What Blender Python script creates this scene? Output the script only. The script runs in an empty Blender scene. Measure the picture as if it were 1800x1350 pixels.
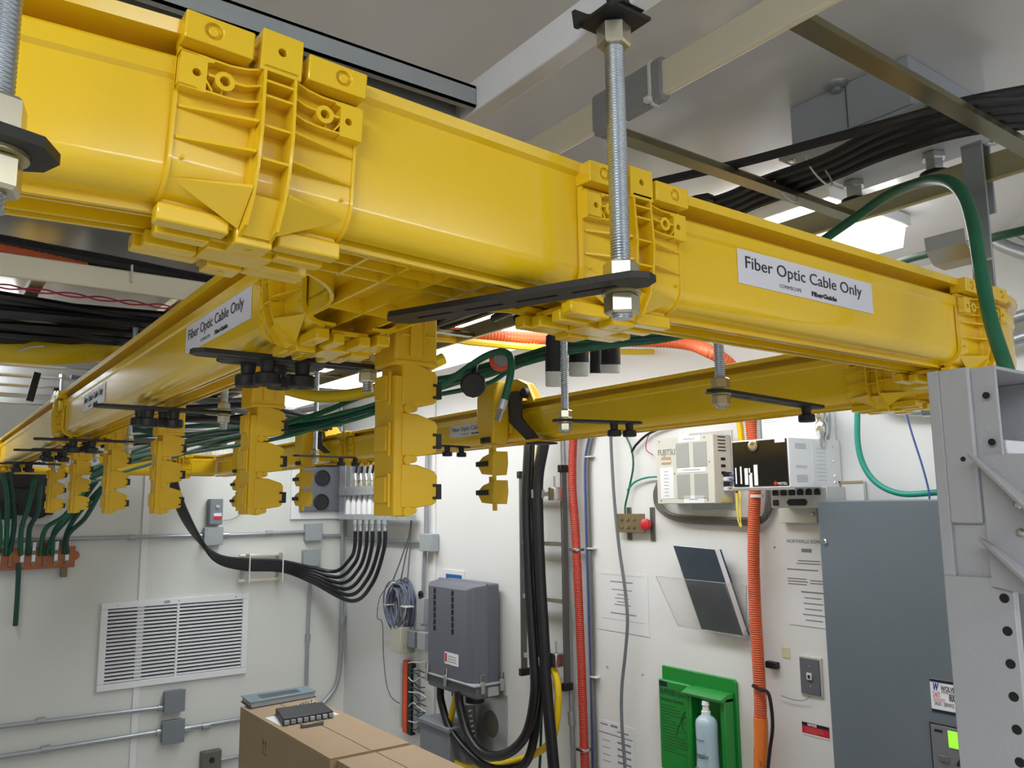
import bpy, math, random
from mathutils import Matrix, Vector
random.seed(7)
SC = bpy.context.scene
COL = SC.collection
PI = math.pi

# ------------------------------------------------------------------ camera
F_PX = 1442.7; YAW = 36.364; PITCH = 8.415; ROLL = -0.582
CAM = Vector((0.0, 0.0, 2.1))
def cam_axes():
    y, p, r = map(math.radians, (YAW, PITCH, ROLL))
    f = Vector((math.sin(y)*math.cos(p), math.cos(y)*math.cos(p), math.sin(p)))
    rt = Vector((math.cos(y), -math.sin(y), 0)); up = rt.cross(f)
    return rt*math.cos(r)+up*math.sin(r), up*math.cos(r)-rt*math.sin(r), f
AR, AU, AF = cam_axes()
cd = bpy.data.cameras.new('camera'); cam = bpy.data.objects.new('camera', cd); COL.objects.link(cam)
cd.sensor_width = 36; cd.lens = F_PX/1800*36; cd.clip_start = 0.02; cd.clip_end = 60
cam.matrix_world = Matrix(((AR.x, AU.x, -AF.x, CAM.x), (AR.y, AU.y, -AF.y, CAM.y), (AR.z, AU.z, -AF.z, CAM.z), (0, 0, 0, 1)))
SC.camera = cam
# surveying helpers: which point of a known plane of the room lies along a sight line
def ray(px, py): return AR*((px-900)/F_PX) - AU*((py-675)/F_PX) + AF
def onX(px, py, X): d = ray(px, py); return CAM + d*((X-CAM.x)/d.x)
def onY(px, py, Y): d = ray(px, py); return CAM + d*((Y-CAM.y)/d.y)
def at(px, py, D): return CAM + ray(px, py)*D
def onZ(px, py, Z): d = ray(px, py); return CAM + d*((Z-CAM.z)/d.z)

# ------------------------------------------------------------------ world, lights, exposure
XW, YB, ZC = 2.35, 5.03, 2.78       # right wall, back wall, ceiling
w = bpy.data.worlds.new('world'); SC.world = w; w.use_nodes = True
w.node_tree.nodes['Background'].inputs[0].default_value = (0.75, 0.85, 1, 1)
w.node_tree.nodes['Background'].inputs[1].default_value = 0.15
vs = SC.view_settings; vs.view_transform = 'Standard'; vs.look = 'None'; vs.gamma = 1.0; vs.use_curve_mapping = False
vs.exposure = 0.0
def area(name, loc, sx, sy, power, color=(1, 1, 1), rot=(0, 0, 0)):
    l = bpy.data.lights.new(name, 'AREA'); l.shape = 'RECTANGLE'; l.size = sx; l.size_y = sy
    l.energy = power; l.color = color
    o = bpy.data.objects.new(name, l); COL.objects.link(o); o.location = loc; o.rotation_euler = rot
    return o
LAMP_COLOR = (0.93, 0.97, 1.0)
area('lamp_light', (1.72, 2.85, 2.665), 0.26, 3.7, 16, LAMP_COLOR)
area('lamp_light', (0.10, 3.75, 2.665), 0.26, 1.2, 3.5, LAMP_COLOR)
area('lamp_light', (-0.75, -0.4, 2.665), 0.26, 1.2, 23, LAMP_COLOR)
area('lamp_light', (0.9, -1.3, 2.665), 1.2, 0.26, 21, LAMP_COLOR)

# ------------------------------------------------------------------ materials
MATS = {}
def mat(name, col, rough=0.5, metal=0.0, spec=0.5, coat=0.0, noise=None, bump=None, emit=None, trans=0.0, alpha=1.0):
    if name in MATS: return MATS[name]
    m = bpy.data.materials.new(name); m.use_nodes = True; nt = m.node_tree; b = nt.nodes['Principled BSDF']
    b.inputs['Base Color'].default_value = (*col, 1); b.inputs['Roughness'].default_value = rough
    b.inputs['Metallic'].default_value = metal; b.inputs['Specular IOR Level'].default_value = spec
    b.inputs['Coat Weight'].default_value = coat; b.inputs['Coat Roughness'].default_value = 0.08
    b.inputs['Transmission Weight'].default_value = trans; b.inputs['Alpha'].default_value = alpha
    tc = nt.nodes.new('ShaderNodeTexCoord')
    if noise:                                   # (scale, second colour, amount)
        n = nt.nodes.new('ShaderNodeTexNoise'); n.inputs['Scale'].default_value = noise[0]; n.inputs['Detail'].default_value = 6
        nt.links.new(tc.outputs['Object'], n.inputs['Vector'])
        r = nt.nodes.new('ShaderNodeValToRGB'); r.color_ramp.elements[0].position = 0.35; r.color_ramp.elements[1].position = 0.72
        r.color_ramp.elements[0].color = (*col, 1)
        r.color_ramp.elements[1].color = (*[c*(1-noise[2])+d*noise[2] for c, d in zip(col, noise[1])], 1)
        nt.links.new(n.outputs['Fac'], r.inputs['Fac']); nt.links.new(r.outputs['Color'], b.inputs['Base Color'])
    if bump:                                    # (scale, strength, stretch)
        n = nt.nodes.new('ShaderNodeTexNoise'); n.inputs['Scale'].default_value = bump[0]; n.inputs['Detail'].default_value = 3
        if len(bump) > 2:
            mp = nt.nodes.new('ShaderNodeMapping'); mp.inputs['Scale'].default_value = bump[2]
            nt.links.new(tc.outputs['Object'], mp.inputs['Vector']); nt.links.new(mp.outputs['Vector'], n.inputs['Vector'])
        else: nt.links.new(tc.outputs['Object'], n.inputs['Vector'])
        bp = nt.nodes.new('ShaderNodeBump'); bp.inputs['Strength'].default_value = bump[1]; bp.inputs['Distance'].default_value = 0.004
        nt.links.new(n.outputs['Fac'], bp.inputs['Height']); nt.links.new(bp.outputs['Normal'], b.inputs['Normal'])
    if emit:
        b.inputs['Emission Color'].default_value = (*emit[0], 1); b.inputs['Emission Strength'].default_value = emit[1]
    MATS[name] = m
    return m
mat('yellow', (0.87, 0.56, 0.012), 0.20, coat=0.35, bump=(6, 0.05))
mat('drop_yellow', (0.80, 0.49, 0.012), 0.42, bump=(30, 0.05))
mat('wall_white', (0.72, 0.73, 0.70), 0.5, noise=(1.3, (0.62, 0.64, 0.6), 0.5), bump=(90, 0.06))
mat('wall_bright', (0.80, 0.80, 0.80), 0.42, noise=(2.2, (0.72, 0.73, 0.74), 0.5), bump=(60, 0.05))
mat('ceiling', (0.74, 0.72, 0.71), 0.16, bump=(5, 0.05), noise=(2, (0.68, 0.67, 0.67), 0.4))
mat('floor', (0.58, 0.56, 0.52), 0.35, noise=(8, (0.5, 0.48, 0.45), 0.6))
mat('zinc', (0.55, 0.60, 0.66), 0.28, 0.95, noise=(60, (0.4, 0.46, 0.52), 0.5))
mat('nut', (0.62, 0.60, 0.50), 0.3, 0.95, noise=(40, (0.75, 0.62, 0.35), 0.5))
mat('junction_grey', (0.46, 0.49, 0.54), 0.45)
mat('brass', (0.66, 0.60, 0.36), 0.34, 0.9, noise=(9, (0.42, 0.42, 0.24), 0.7))
mat('brass_pale', (0.88, 0.82, 0.66), 0.34, 0.35, noise=(9, (0.80, 0.74, 0.52), 0.5), bump=(20, 0.05, (30, 1, 30)))  # on the rack rails, lamplight is put into this paler brass
mat('black_metal', (0.022, 0.021, 0.020), 0.5, 0.1, bump=(300, 0.04))
mat('black_plastic', (0.012, 0.012, 0.014), 0.5)
mat('black_cable', (0.010, 0.010, 0.013), 0.36)
mat('grey_conduit', (0.42, 0.45, 0.48), 0.38, 0.6, noise=(20, (0.34, 0.37, 0.4), 0.5))
mat('grey_paint', (0.36, 0.39, 0.41), 0.5, noise=(30, (0.3, 0.33, 0.35), 0.4))
mat('box_grey', (0.20, 0.225, 0.255), 0.45, bump=(250, 0.08))
mat('cabinet_grey', (0.125, 0.155, 0.185), 0.5, noise=(3, (0.15, 0.175, 0.2), 0.6), bump=(220, 0.1))
mat('rack_grey', (0.40, 0.40, 0.42), 0.55, noise=(4, (0.34, 0.34, 0.37), 0.5), bump=(200, 0.15))
mat('enclosure_grey', (0.125, 0.133, 0.165), 0.45, bump=(260, 0.15))
mat('aluminium', (0.62, 0.64, 0.66), 0.35, 0.8, noise=(15, (0.5, 0.52, 0.55), 0.4))
mat('white_paint', (0.80, 0.81, 0.83), 0.4)
mat('strut_white', (0.84, 0.84, 0.88), 0.3)
mat('beige', (0.62, 0.61, 0.54), 0.5)
mat('beige_box', (0.50, 0.49, 0.40), 0.5)
mat('vent_grey', (0.44, 0.44, 0.42), 0.5)
mat('beige_dark', (0.36, 0.355, 0.30), 0.55)
mat('paper', (0.78, 0.79, 0.82), 0.6)
mat('label_white', (0.74, 0.73, 0.80), 0.35)
mat('ink', (0.03, 0.03, 0.04), 0.6)
mat('ink_grey', (0.22, 0.22, 0.24), 0.6)
mat('green_cable', (0.010, 0.12, 0.055), 0.4, noise=(30, (0.02, 0.16, 0.09), 0.5))
mat('green_dark', (0.008, 0.065, 0.045), 0.45)
mat('teal_cable', (0.02, 0.30, 0.22), 0.4)
mat('blue_cable', (0.07, 0.11, 0.33), 0.4)
mat('grey_cable', (0.16, 0.17, 0.19), 0.45)
mat('violet_cable', (0.13, 0.15, 0.24), 0.45)
mat('taupe_cable', (0.13, 0.125, 0.11), 0.5)
mat('orange_duct', (0.66, 0.115, 0.035), 0.45)
mat('red_duct', (0.46, 0.045, 0.025), 0.45)
mat('orange_label', (0.80, 0.20, 0.03), 0.4)
mat('yellow_cable', (0.80, 0.56, 0.01), 0.4)
mat('yellow_fiber', (0.80, 0.66, 0.10), 0.4)
mat('zip_white', (0.70, 0.70, 0.66), 0.5)
mat('copper', (0.42, 0.13, 0.055), 0.5, 0.4, noise=(20, (0.25, 0.10, 0.06), 0.7))
mat('bronze', (0.24, 0.19, 0.10), 0.5, 0.4, noise=(25, (0.16, 0.12, 0.08), 0.6))
mat('red_plastic', (0.60, 0.02, 0.03), 0.4)
mat('orange_red', (0.85, 0.09, 0.02), 0.4)
mat('cardboard', (0.38, 0.275, 0.17), 0.85, noise=(3, (0.34, 0.24, 0.145), 0.7), bump=(40, 0.1, (1, 14, 1)))
mat('cardboard_dark', (0.13, 0.08, 0.045), 0.9)
mat('tape', (0.42, 0.30, 0.18), 0.3)
mat('book_blue', (0.13, 0.20, 0.23), 0.5, noise=(30, (0.2, 0.27, 0.3), 0.6))
mat('book_dark', (0.04, 0.055, 0.075), 0.35, noise=(12, (0.06, 0.08, 0.10), 0.7))
mat('binder_teal', (0.01, 0.05, 0.075), 0.4)
mat('eyewash_green', (0.01, 0.25, 0.035), 0.38, coat=0.2)
mat('bottle', (0.50, 0.66, 0.76), 0.25, trans=0.15)
mat('cap_white', (0.80, 0.82, 0.80), 0.4)
mat('clear', (0.93, 0.95, 0.97), 0.05, trans=1.0, alpha=0.13)
mat('clear_edge', (0.35, 0.38, 0.42), 0.3, alpha=0.75)
mat('smoke', (0.012, 0.011, 0.010), 0.15, spec=0.35)
mat('brass_dark_reflect', (0.26, 0.23, 0.13), 0.26, 0.9, noise=(12, (0.16, 0.15, 0.09), 0.6))  # rung brass darkened in colour to stand for reflected dark surroundings
mat('steel', (0.60, 0.60, 0.58), 0.22, 1.0)
mat('dark_steel', (0.17, 0.17, 0.16), 0.4, 0.6)
mat('slot', (0.004, 0.004, 0.005), 0.7)
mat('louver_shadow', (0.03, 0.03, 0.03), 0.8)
mat('white_plastic', (0.82, 0.82, 0.84), 0.35)
mat('yellow_note', (0.66, 0.64, 0.42), 0.7)
mat('lime_screen', (0.35, 0.85, 0.04), 0.4, emit=((0.35, 0.9, 0.05), 0.55))
mat('sticker_navy', (0.01, 0.012, 0.035), 0.5)
mat('sticker_blue', (0.03, 0.035, 0.30), 0.5)
mat('sticker_pink', (0.62, 0.20, 0.26), 0.5)
mat('sticker_yellow', (0.75, 0.62, 0.10), 0.5)
mat('blue_sign', (0.02, 0.12, 0.42), 0.5)
mat('lamp_lens', (0.95, 0.97, 1.0), 0.4, emit=((0.93, 0.97, 1.0), 4.8))
mat('lamp_body', (0.80, 0.81, 0.82), 0.4)
mat('hvac_grey', (0.13, 0.14, 0.16), 0.5)
mat('dark_recess', (0.03, 0.032, 0.035), 0.6)
mat('tan_wood', (0.45, 0.33, 0.18), 0.7)
mat('lens_grey', (0.28, 0.29, 0.30), 0.5)
mat('red_wire', (0.45, 0.04, 0.08), 0.5)

# ------------------------------------------------------------------ mesh building
WM = {}
def reg(o, m): WM[o.name] = m
class MB:
    def __init__(self, M=None): self.v = []; self.f = []; self.M = M
    def add(self, vs, fs):
        n = len(self.v)
        if self.M is not None: vs = [self.M @ Vector(p) for p in vs]
        self.v += [Vector(p) for p in vs]; self.f += [tuple(i+n for i in f) for f in fs]
        return self
    def box(self, x0, x1, y0, y1, z0, z1):
        if x0 > x1: x0, x1 = x1, x0
        if y0 > y1: y0, y1 = y1, y0
        if z0 > z1: z0, z1 = z1, z0
        return self.add([(x0, y0, z0), (x1, y0, z0), (x1, y1, z0), (x0, y1, z0), (x0, y0, z1), (x1, y0, z1), (x1, y1, z1), (x0, y1, z1)],
                        [(0, 3, 2, 1), (4, 5, 6, 7), (0, 1, 5, 4), (1, 2, 6, 5), (2, 3, 7, 6), (3, 0, 4, 7)])
    def beam(self, a, b, wd, ht, up=(0, 0, 1)):          # rectangular bar from a to b
        a = Vector(a); b = Vector(b); d = (b-a).normalized(); u = Vector(up)
        if abs(d.dot(u)) > 0.98: u = Vector((1, 0, 0))
        s = d.cross(u).normalized(); u = s.cross(d)
        vs = []
        for p in (a, b):
            for i, j in ((-1, -1), (1, -1), (1, 1), (-1, 1)): vs.append(p+s*(i*wd/2)+u*(j*ht/2))
        return self.add(vs, [(0, 1, 2, 3), (7, 6, 5, 4), (0, 4, 5, 1), (1, 5, 6, 2), (2, 6, 7, 3), (3, 7, 4, 0)])
    def prism(self, poly, z0, z1, axes='xyz'):            # polygon in the first two axes, extruded along the third
        n = len(poly); idx = ['xyz'.index(c) for c in axes]
        vs = []
        for z in (z0, z1):
            for p in poly:
                q = [0, 0, 0]; q[idx[0]] = p[0]; q[idx[1]] = p[1]; q[idx[2]] = z; vs.append(q)
        fs = [tuple(range(n))[::-1], tuple(range(n, 2*n))]+[(i, (i+1) % n, (i+1) % n+n, i+n) for i in range(n)]
        return self.add(vs, fs)
    def rings(self, rs, closed=False, caps=True):          # loft through rings of equal count
        n = len(rs[0]); vs = [p for r in rs for p in r]; fs = []
        m = len(rs)
        for k in range(m if closed else m-1):
            a = k*n; b = ((k+1) % m)*n
            for i in range(n): fs.append((a+i, a+(i+1) % n, b+(i+1) % n, b+i))
        if caps and not closed: fs += [tuple(range(n))[::-1], tuple(range((m-1)*n, m*n))]
        return self.add(vs, fs)
    def tube(self, pts, r, n=10, rfun=None):
        pts = [Vector(p) for p in pts]; rs = []; prev = None
        for i, p in enumerate(pts):
            d = (pts[min(i+1, len(pts)-1)]-pts[max(i-1, 0)]).normalized()
            if prev is None:
                u = Vector((0, 0, 1)) if abs(d.z) < 0.9 else Vector((1, 0, 0))
                s = d.cross(u).normalized()
            else:
                s = (prev-d*prev.dot(d)).normalized()
            prev = s; t = d.cross(s)
            rr = rfun(i) if rfun else r
            rs.append([p+(s*math.cos(2*PI*k/n)+t*math.sin(2*PI*k/n))*rr for k in range(n)])
        return self.rings(rs)
    def cyl(self, a, b, r, n=16, r2=None):
        return self.tube([a, b], r, n, (lambda i: (r, r if r2 is None else r2)[i]))
    def lathe(self, a, d, prof, n=20):                     # prof: (distance along d, radius)
        a = Vector(a); d = Vector(d).normalized(); u = Vector((0, 0, 1)) if abs(d.z) < 0.9 else Vector((1, 0, 0))
        s = d.cross(u).normalized(); t = d.cross(s)
        return self.rings([[a+d*h+(s*math.cos(2*PI*k/n)+t*math.sin(2*PI*k/n))*max(r, 1e-5) for k in range(n)] for h, r in prof])
    def pipe(self, a, d, L, ro, ri, n=16):                 # hollow cylinder
        a = Vector(a); d = Vector(d).normalized()
        u = Vector((0, 0, 1)) if abs(d.z) < 0.9 else Vector((1, 0, 0))
        s = d.cross(u).normalized(); t = d.cross(s)
        c = lambda h, r: [a+d*h+(s*math.cos(2*PI*k/n)+t*math.sin(2*PI*k/n))*r for k in range(n)]
        return self.rings([c(0, ro), c(L, ro), c(L, ri), c(0, ri)], closed=True)
    def holebox(self, x0, x1, y0, y1, z0, z1, cx, cy, r, depth, n=16):   # box with a blind round hole in its z1 face
        vs = []; fs = []
        def sq(t):
            c, s = math.cos(t), math.sin(t); k = 1e9
            if c > 1e-9: k = min(k, (x1-cx)/c)
            if c < -1e-9: k = min(k, (x0-cx)/c)
            if s > 1e-9: k = min(k, (y1-cy)/s)
            if s < -1e-9: k = min(k, (y0-cy)/s)
            return (cx+c*k, cy+s*k)
        ang = sorted([2*PI*k/n for k in range(n)]+[math.atan2(b-cy, a-cx) % (2*PI) for a in (x0, x1) for b in (y0, y1)])
        o = [sq(t) for t in ang]; i = [(cx+r*math.cos(t), cy+r*math.sin(t)) for t in ang]; m = len(ang)
        A = [(*p, z0) for p in o]+[(*p, z1) for p in o]+[(*p, z1) for p in i]+[(*p, z1-depth) for p in i]
        fs = [tuple(range(m))[::-1], tuple(range(3*m, 4*m))]
        for l in range(3):
            for k in range(m): fs.append((l*m+k, l*m+(k+1) % m, (l+1)*m+(k+1) % m, (l+1)*m+k))
        return self.add(A, fs)
    def build(self, name, m, parent=None, world=False, bevel=0, seg=2, sharp=35):
        me = bpy.data.meshes.new(name)
        vs = self.v; o = bpy.data.objects.new(name, me)
        if parent is not None:
            PM = WM.get(parent.name, Matrix.Identity(4))
            if world:
                inv = PM.inverted(); vs = [inv @ p for p in vs]
            o.parent = parent; WM[o.name] = PM
        else:
            xs = [p.x for p in vs]; ys = [p.y for p in vs]; zs = [p.z for p in vs]
            c = Vector(((min(xs)+max(xs))/2, (min(ys)+max(ys))/2, min(zs))); o.location = c
            vs = [p-c for p in vs]; WM[o.name] = Matrix.Translation(c)
        me.from_pydata([tuple(p) for p in vs], [], self.f); me.update()
        me.materials.append(MATS[m])
        me.polygons.foreach_set('use_smooth', [True]*len(me.polygons))
        me.set_sharp_from_angle(angle=math.radians(sharp))
        COL.objects.link(o)
        if bevel:
            b = o.modifiers.new('bevel', 'BEVEL'); b.width = bevel; b.segments = seg; b.limit_method = 'ANGLE'; b.angle_limit = math.radians(40)
        return o

def FR(o, xd, up):                                         # frame: x right, y up, z out of the surface
    xd = Vector(xd).normalized(); up = Vector(up).normalized(); n = xd.cross(up)
    return Matrix(((xd.x, up.x, n.x, o[0]), (xd.y, up.y, n.y, o[1]), (xd.z, up.z, n.z, o[2]), (0, 0, 0, 1)))
def tag(o, label, cat, group=None):
    o['label'] = label; o['category'] = cat
    if group: o['group'] = group
    return o
def thing(name, label, cat, M=None, group=None):
    o = bpy.data.objects.new(name, None); o.empty_display_size = 0.03; COL.objects.link(o)
    M = M if isinstance(M, Matrix) else Matrix.Translation(Vector(M or (0, 0, 0)))
    o.matrix_world = M; WM[o.name] = M.copy()
    return tag(o, label, cat, group)
def struct(o): o['kind'] = 'structure'; return o
def copy_thing(o, M, label, group=None):
    r = o.copy(); COL.objects.link(r); r.matrix_world = M; r['label'] = label; WM[r.name] = M.copy()
    if group: r['group'] = group
    def kids(src, dst):
        for ch in [c for c in SC.objects if c.parent == src]:
            c = ch.copy(); COL.objects.link(c); c.parent = dst; WM[c.name] = M.copy(); kids(ch, c)
    kids(o, r)
    return r
def text_mesh(name, s, size, M, m, parent, align='LEFT', ext=0.0002, sx=1.0, offset=0.0, shear=0.0, world=True):
    c = bpy.data.curves.new(name, 'FONT'); c.body = s; c.size = size; c.align_x = align; c.extrude = ext; c.offset = offset; c.shear = shear
    c.resolution_u = 3
    t = bpy.data.objects.new('tmp', c); COL.objects.link(t)
    bpy.context.view_layer.update()
    me = bpy.data.meshes.new_from_object(t.evaluated_get(bpy.context.evaluated_depsgraph_get()))
    bpy.data.objects.remove(t); me.name = name
    me.materials.clear(); me.materials.append(MATS[m])
    X = M @ Matrix.Diagonal((sx, 1, 1, 1))
    if parent is not None and world: X = WM[parent.name].inverted() @ X
    me.transform(X)
    o = bpy.data.objects.new(name, me); COL.objects.link(o)
    if parent is not None: o.parent = parent; WM[o.name] = WM[parent.name]
    return o
def spline(pts, k=6):                                      # Catmull-Rom through the points
    P = [Vector(p) for p in pts]; P = [P[0]*2-P[1]]+P+[P[-1]*2-P[-2]]; out = []
    for i in range(1, len(P)-2):
        for j in range(k):
            t = j/k; a, b, c, d = P[i-1], P[i], P[i+1], P[i+2]
            out.append(0.5*((2*b)+(c-a)*t+(2*a-5*b+4*c-d)*t*t+(3*b-a-3*c+d)*t**3))
    out.append(P[-2]); return out
def resample(pts, step):
    out = [pts[0]]; acc = 0
    for a, b in zip(pts, pts[1:]):
        L = (b-a).length
        while L > 0 and acc+L >= step:
            t = (step-acc)/L; a = a.lerp(b, t); out.append(a.copy()); L = (b-a).length; acc = 0
        acc += L
    return out
def cable(name, label, pts, r, m, cat='cable', group=None, n=8, k=6, parent=None):
    o = MB().tube(spline(pts, k), r, n).build(name, m, parent, world=True)
    if parent is None: tag(o, label, cat, group)
    return o
def corrugated(name, label, pts, r, m, cat='conduit', pitch=0.009, n=14, parent=None, group=None):
    p = resample(spline(pts, 12), pitch/4)
    o = MB().tube(p, r, n, lambda i: r*(1.0, 1.05, 1.05, 0.93)[i % 4]).build(name, m, parent, world=True, sharp=80)
    if parent is None: tag(o, label, cat, group)
    return o
WR = lambda px, py, off=0.0: onX(px, py, XW-off)
WB = lambda px, py, off=0.0: onY(px, py, YB-off)
def wall_right_thing(name, label, cat, px, py, off=0.0, group=None):
    return thing(name, label, cat, FR(WR(px, py, off), (0, -1, 0), (0, 0, 1)), group)
def wall_back_thing(name, label, cat, px, py, off=0.0, group=None):
    return thing(name, label, cat, FR(WB(px, py, off), (1, 0, 0), (0, 0, 1)), group)
def loc(t, p): return WM[t.name].inverted() @ Vector(p)
# ================================================================== THE ROOM
T = 0.12
XL, YF = -1.7, -2.2
struct(MB().box(XL, XW, YF, YB, -T, 0).build('floor', 'floor'))
struct(MB().box(XL-T, XW+T, YF-T, YB+T, ZC, ZC+T).build('ceiling', 'ceiling'))
struct(MB().box(XW, XW+T, YF-T, YB+T, 0, ZC).build('wall_right', 'wall_bright'))
struct(MB().box(XL, XW, YB, YB+T, 0, ZC).build('wall_back', 'wall_white'))
struct(MB().box(XL-T, XL, YF-T, YB+T, 0, ZC).build('wall_left', 'wall_white'))
struct(MB().box(XL, XW, YF-T, YF, 0, ZC).build('wall_front', 'wall_bright'))
# batten over the panel seam of the back wall
a = WB(254, 950); b = WB(236, 1230)
struct(MB().box(a.x-0.018, a.x+0.018, YB-0.008, YB, 0, ZC).build('trim_1', 'wall_bright', bevel=0.002))
struct(MB().box(XW-0.012, XW, WR(765, 980).y-0.01, WR(765, 980).y+0.01, 0, ZC).build('trim_2', 'wall_bright', bevel=0.002))

# ------------------------------------------------------------------ ceiling lamps
def ceiling_lamp(cx, cy, w, l, n, label):
    t = thing('ceiling_lamp', label, 'light', (cx, cy, ZC), 'fluorescent ceiling lamps')
    MB().box(-w/2, w/2, -l/2, l/2, -0.03, 0).build('lamp_housing', 'lamp_body', t, bevel=0.004)
    long_y = l > w
    for i in range(n):
        if long_y: y0 = -l/2+i*l/n; MB().prism([(-w/2+.01, -.03), (w/2-.01, -.03), (w/2-.03, -.085), (-w/2+.03, -.085)], y0+.01, y0+l/n-.01, 'xzy').build('lamp_lens', 'lamp_lens', t)
        else: x0 = -w/2+i*w/n; MB().prism([(-l/2+.01, -.03), (l/2-.01, -.03), (l/2-.03, -.085), (-l/2+.03, -.085)], x0+.01, x0+w/n-.01, 'yzx').build('lamp_lens', 'lamp_lens', t)
    return t
ceiling_lamp(1.72, 2.85, 0.34, 3.8, 3, 'long run of bright fluorescent ceiling lamps above the ladder rack beside the right wall')
ceiling_lamp(0.10, 3.75, 0.34, 1.25, 1, 'bright fluorescent ceiling lamp seen through the cables at the far left')
ceiling_lamp(-0.75, -0.4, 0.34, 1.25, 1, 'fluorescent ceiling lamp above the left end of the yellow channel')
ceiling_lamp(0.9, -1.3, 1.25, 0.34, 1, 'fluorescent ceiling lamp nearest to the front wall')

# ================================================================== FIBRE CHANNEL SYSTEM
ZT = 2.28            # underside of the channel
AY = 0.50            # near side of the cross channel
BX = 0.30            # near side of the left channel that runs away
EX = 1.375           # near side of the right channel that runs away
def arc(cx, cz, r, a0, a1, n=6):
    return [(cx+r*math.cos(a0+(a1-a0)*i/n), cz+r*math.sin(a0+(a1-a0)*i/n)) for i in range(n+1)]
def half_out(lip=True, rails=True):
    p = []
    if rails: p += [(0.0, .0065), (.0115, .0065), (.0115, -.005), (.0145, -.005), (.0145, .0065), (.0205, .0065), (.0205, -.006), (.0245, -.006), (.0245, 0)]
    else: p += [(0, 0)]
    p += arc(.05-.018, .018, .018, -PI/2, 0, 7)
    if lip: p += [(.050, .0712), (.0525, .074), (.0525, .0845), (.0510, .0865), (.0290, .087), (.0290, .0985), (.0570, .0985), (.0585, .107), (.054, .1085)]
    else: p += [(.050, .096), (.0545, .099), (.0555, .107), (.053, .1085)]
    return p
def half_in():
    return [(.0265, .1085), (.0265, .100), (.0265, .0845), (.0465, .080), (.0465, .018)]+arc(.0465-.014, .022, .014, 0, -PI/2, 5)+[(0, .0085)]
def full_profile(lip=True, rails=True):
    R_ = half_out(lip, rails)+half_in()                     # right half, from the middle of the underside round to the middle of the inside
    L_ = [(-x, z) for x, z in R_[::-1]]
    return R_+L_[1:-1]
def sweep(mb, prof, path):                                 # path: (point, side direction)
    return mb.rings([[Vector(p)+Vector(s)*x+Vector((0, 0, z)) for x, z in prof] for p, s in path])
def straight(name, label, p0, p1, side, group=None):
    t = thing(name, label, 'fibre channel', p0, group)
    o = sweep(MB(), full_profile(), [(p0, side), (p1, side)]).build('channel_body', 'yellow', t, world=True, sharp=30)
    return t, o
GCH = None
tA, _ = straight('fiber_channel', 'yellow fibre channel section at upper left, with a red-brown groove under its lip', (-0.75, AY+.05, ZT), (0.155, AY+.05, ZT), (0, -1, 0))
tC, _ = straight('fiber_channel', 'glossy yellow fibre channel with the large white label, right of the near threaded rod', (0.475, AY+.05, ZT), (1.13, AY+.05, ZT), (0, -1, 0))
tB, _ = straight('fiber_channel', 'yellow fibre channel receding along the left from the tee, with a tilted white label', (BX+.05, 0.80, ZT), (BX+.05, 2.30, ZT), (-1, 0, 0))
tB2, _ = straight('fiber_channel', 'second, farther yellow channel section in the left run, behind the first joint', (BX+.05, 2.30, ZT), (BX+.05, 4.70, ZT), (-1, 0, 0))
tE, _ = straight('fiber_channel', 'yellow fibre channel along the right wall, nearest section with a bare side', (EX+.05, 0.77, ZT), (EX+.05, 2.95, ZT), (-1, 0, 0))
tE2, _ = straight('fiber_channel', 'far yellow channel section along the right wall, behind the big hanging outlets', (EX+.05, 2.95, ZT), (EX+.05, 4.72, ZT), (-1, 0, 0))
tF, _ = straight('fiber_channel', 'yellow fibre channel crossing in front of the back wall, above the louvre', (BX+.12, 4.62, ZT), (EX-.02, 4.62, ZT), (0, -1, 0))

# the elbow at the right, turning from the cross channel into the wall run
t = thing('channel_elbow', 'yellow curved channel elbow at the right above the grey rack', 'fibre channel', (1.38, .6, ZT))
path = [((1.15, AY+.05, ZT), (0, -1, 0))]
cx, cy, rm = 1.205, 0.77, 0.22
for i in range(13):
    a = -PI/2+PI/2*i/12; path.append(((cx+rm*math.cos(a), cy+rm*math.sin(a), ZT), (math.cos(a), math.sin(a), 0)))
sweep(MB(), full_profile(), path).build('channel_body', 'yellow', t, world=True, sharp=30)

# the tee between the first two joints
t = thing('channel_tee', 'yellow horizontal tee with a ribbed lattice underside between the two near joints', 'fibre channel', (0.315, .6, ZT))
x0, x1 = 0.155, 0.475
near = half_out(False, False)+[(.044, .1085), (.044, .100), (.0465, .092), (.0465, .018)]+arc(.0465-.014, .022, .014, 0, -PI/2, 5)
near = [p for p in near if p[0] > 0.028]
sweep(MB(), near, [((x0, AY+.05, ZT), (0, -1, 0)), ((x1, AY+.05, ZT), (0, -1, 0))]).build('side_wall', 'yellow', t, world=True, sharp=30)
def curved_wall(pts, nm='side_wall'):
    wp = [(-.0035, 0), (0, 0), (0, .096), (.0045, .099), (.0055, .107), (-.006, .1085), (-.006, .1), (-.0035, .096)]
    pa = []
    for i, p in enumerate(pts):
        d = (Vector(pts[min(i+1, len(pts)-1)])-Vector(pts[max(i-1, 0)])).normalized(); pa.append(((p[0], p[1], ZT), (d.y*-1, d.x, 0)))
    return sweep(MB(), wp, pa).build(nm, 'yellow', t, world=True, sharp=40)
lw = [(x0, .6), (.19, .6)]+[(.19+.11*math.sin(a), .71-.11*math.cos(a)) for a in [PI/2*i/10 for i in range(1, 11)]]+[(.30, .80)]
rw = [(.40, .80)]+[(.40, .72)]+[(.40+.075-.075*math.cos(a), .675-.075*math.sin(a)) for a in [PI/2*i/10 for i in range(1, 11)]]
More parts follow.
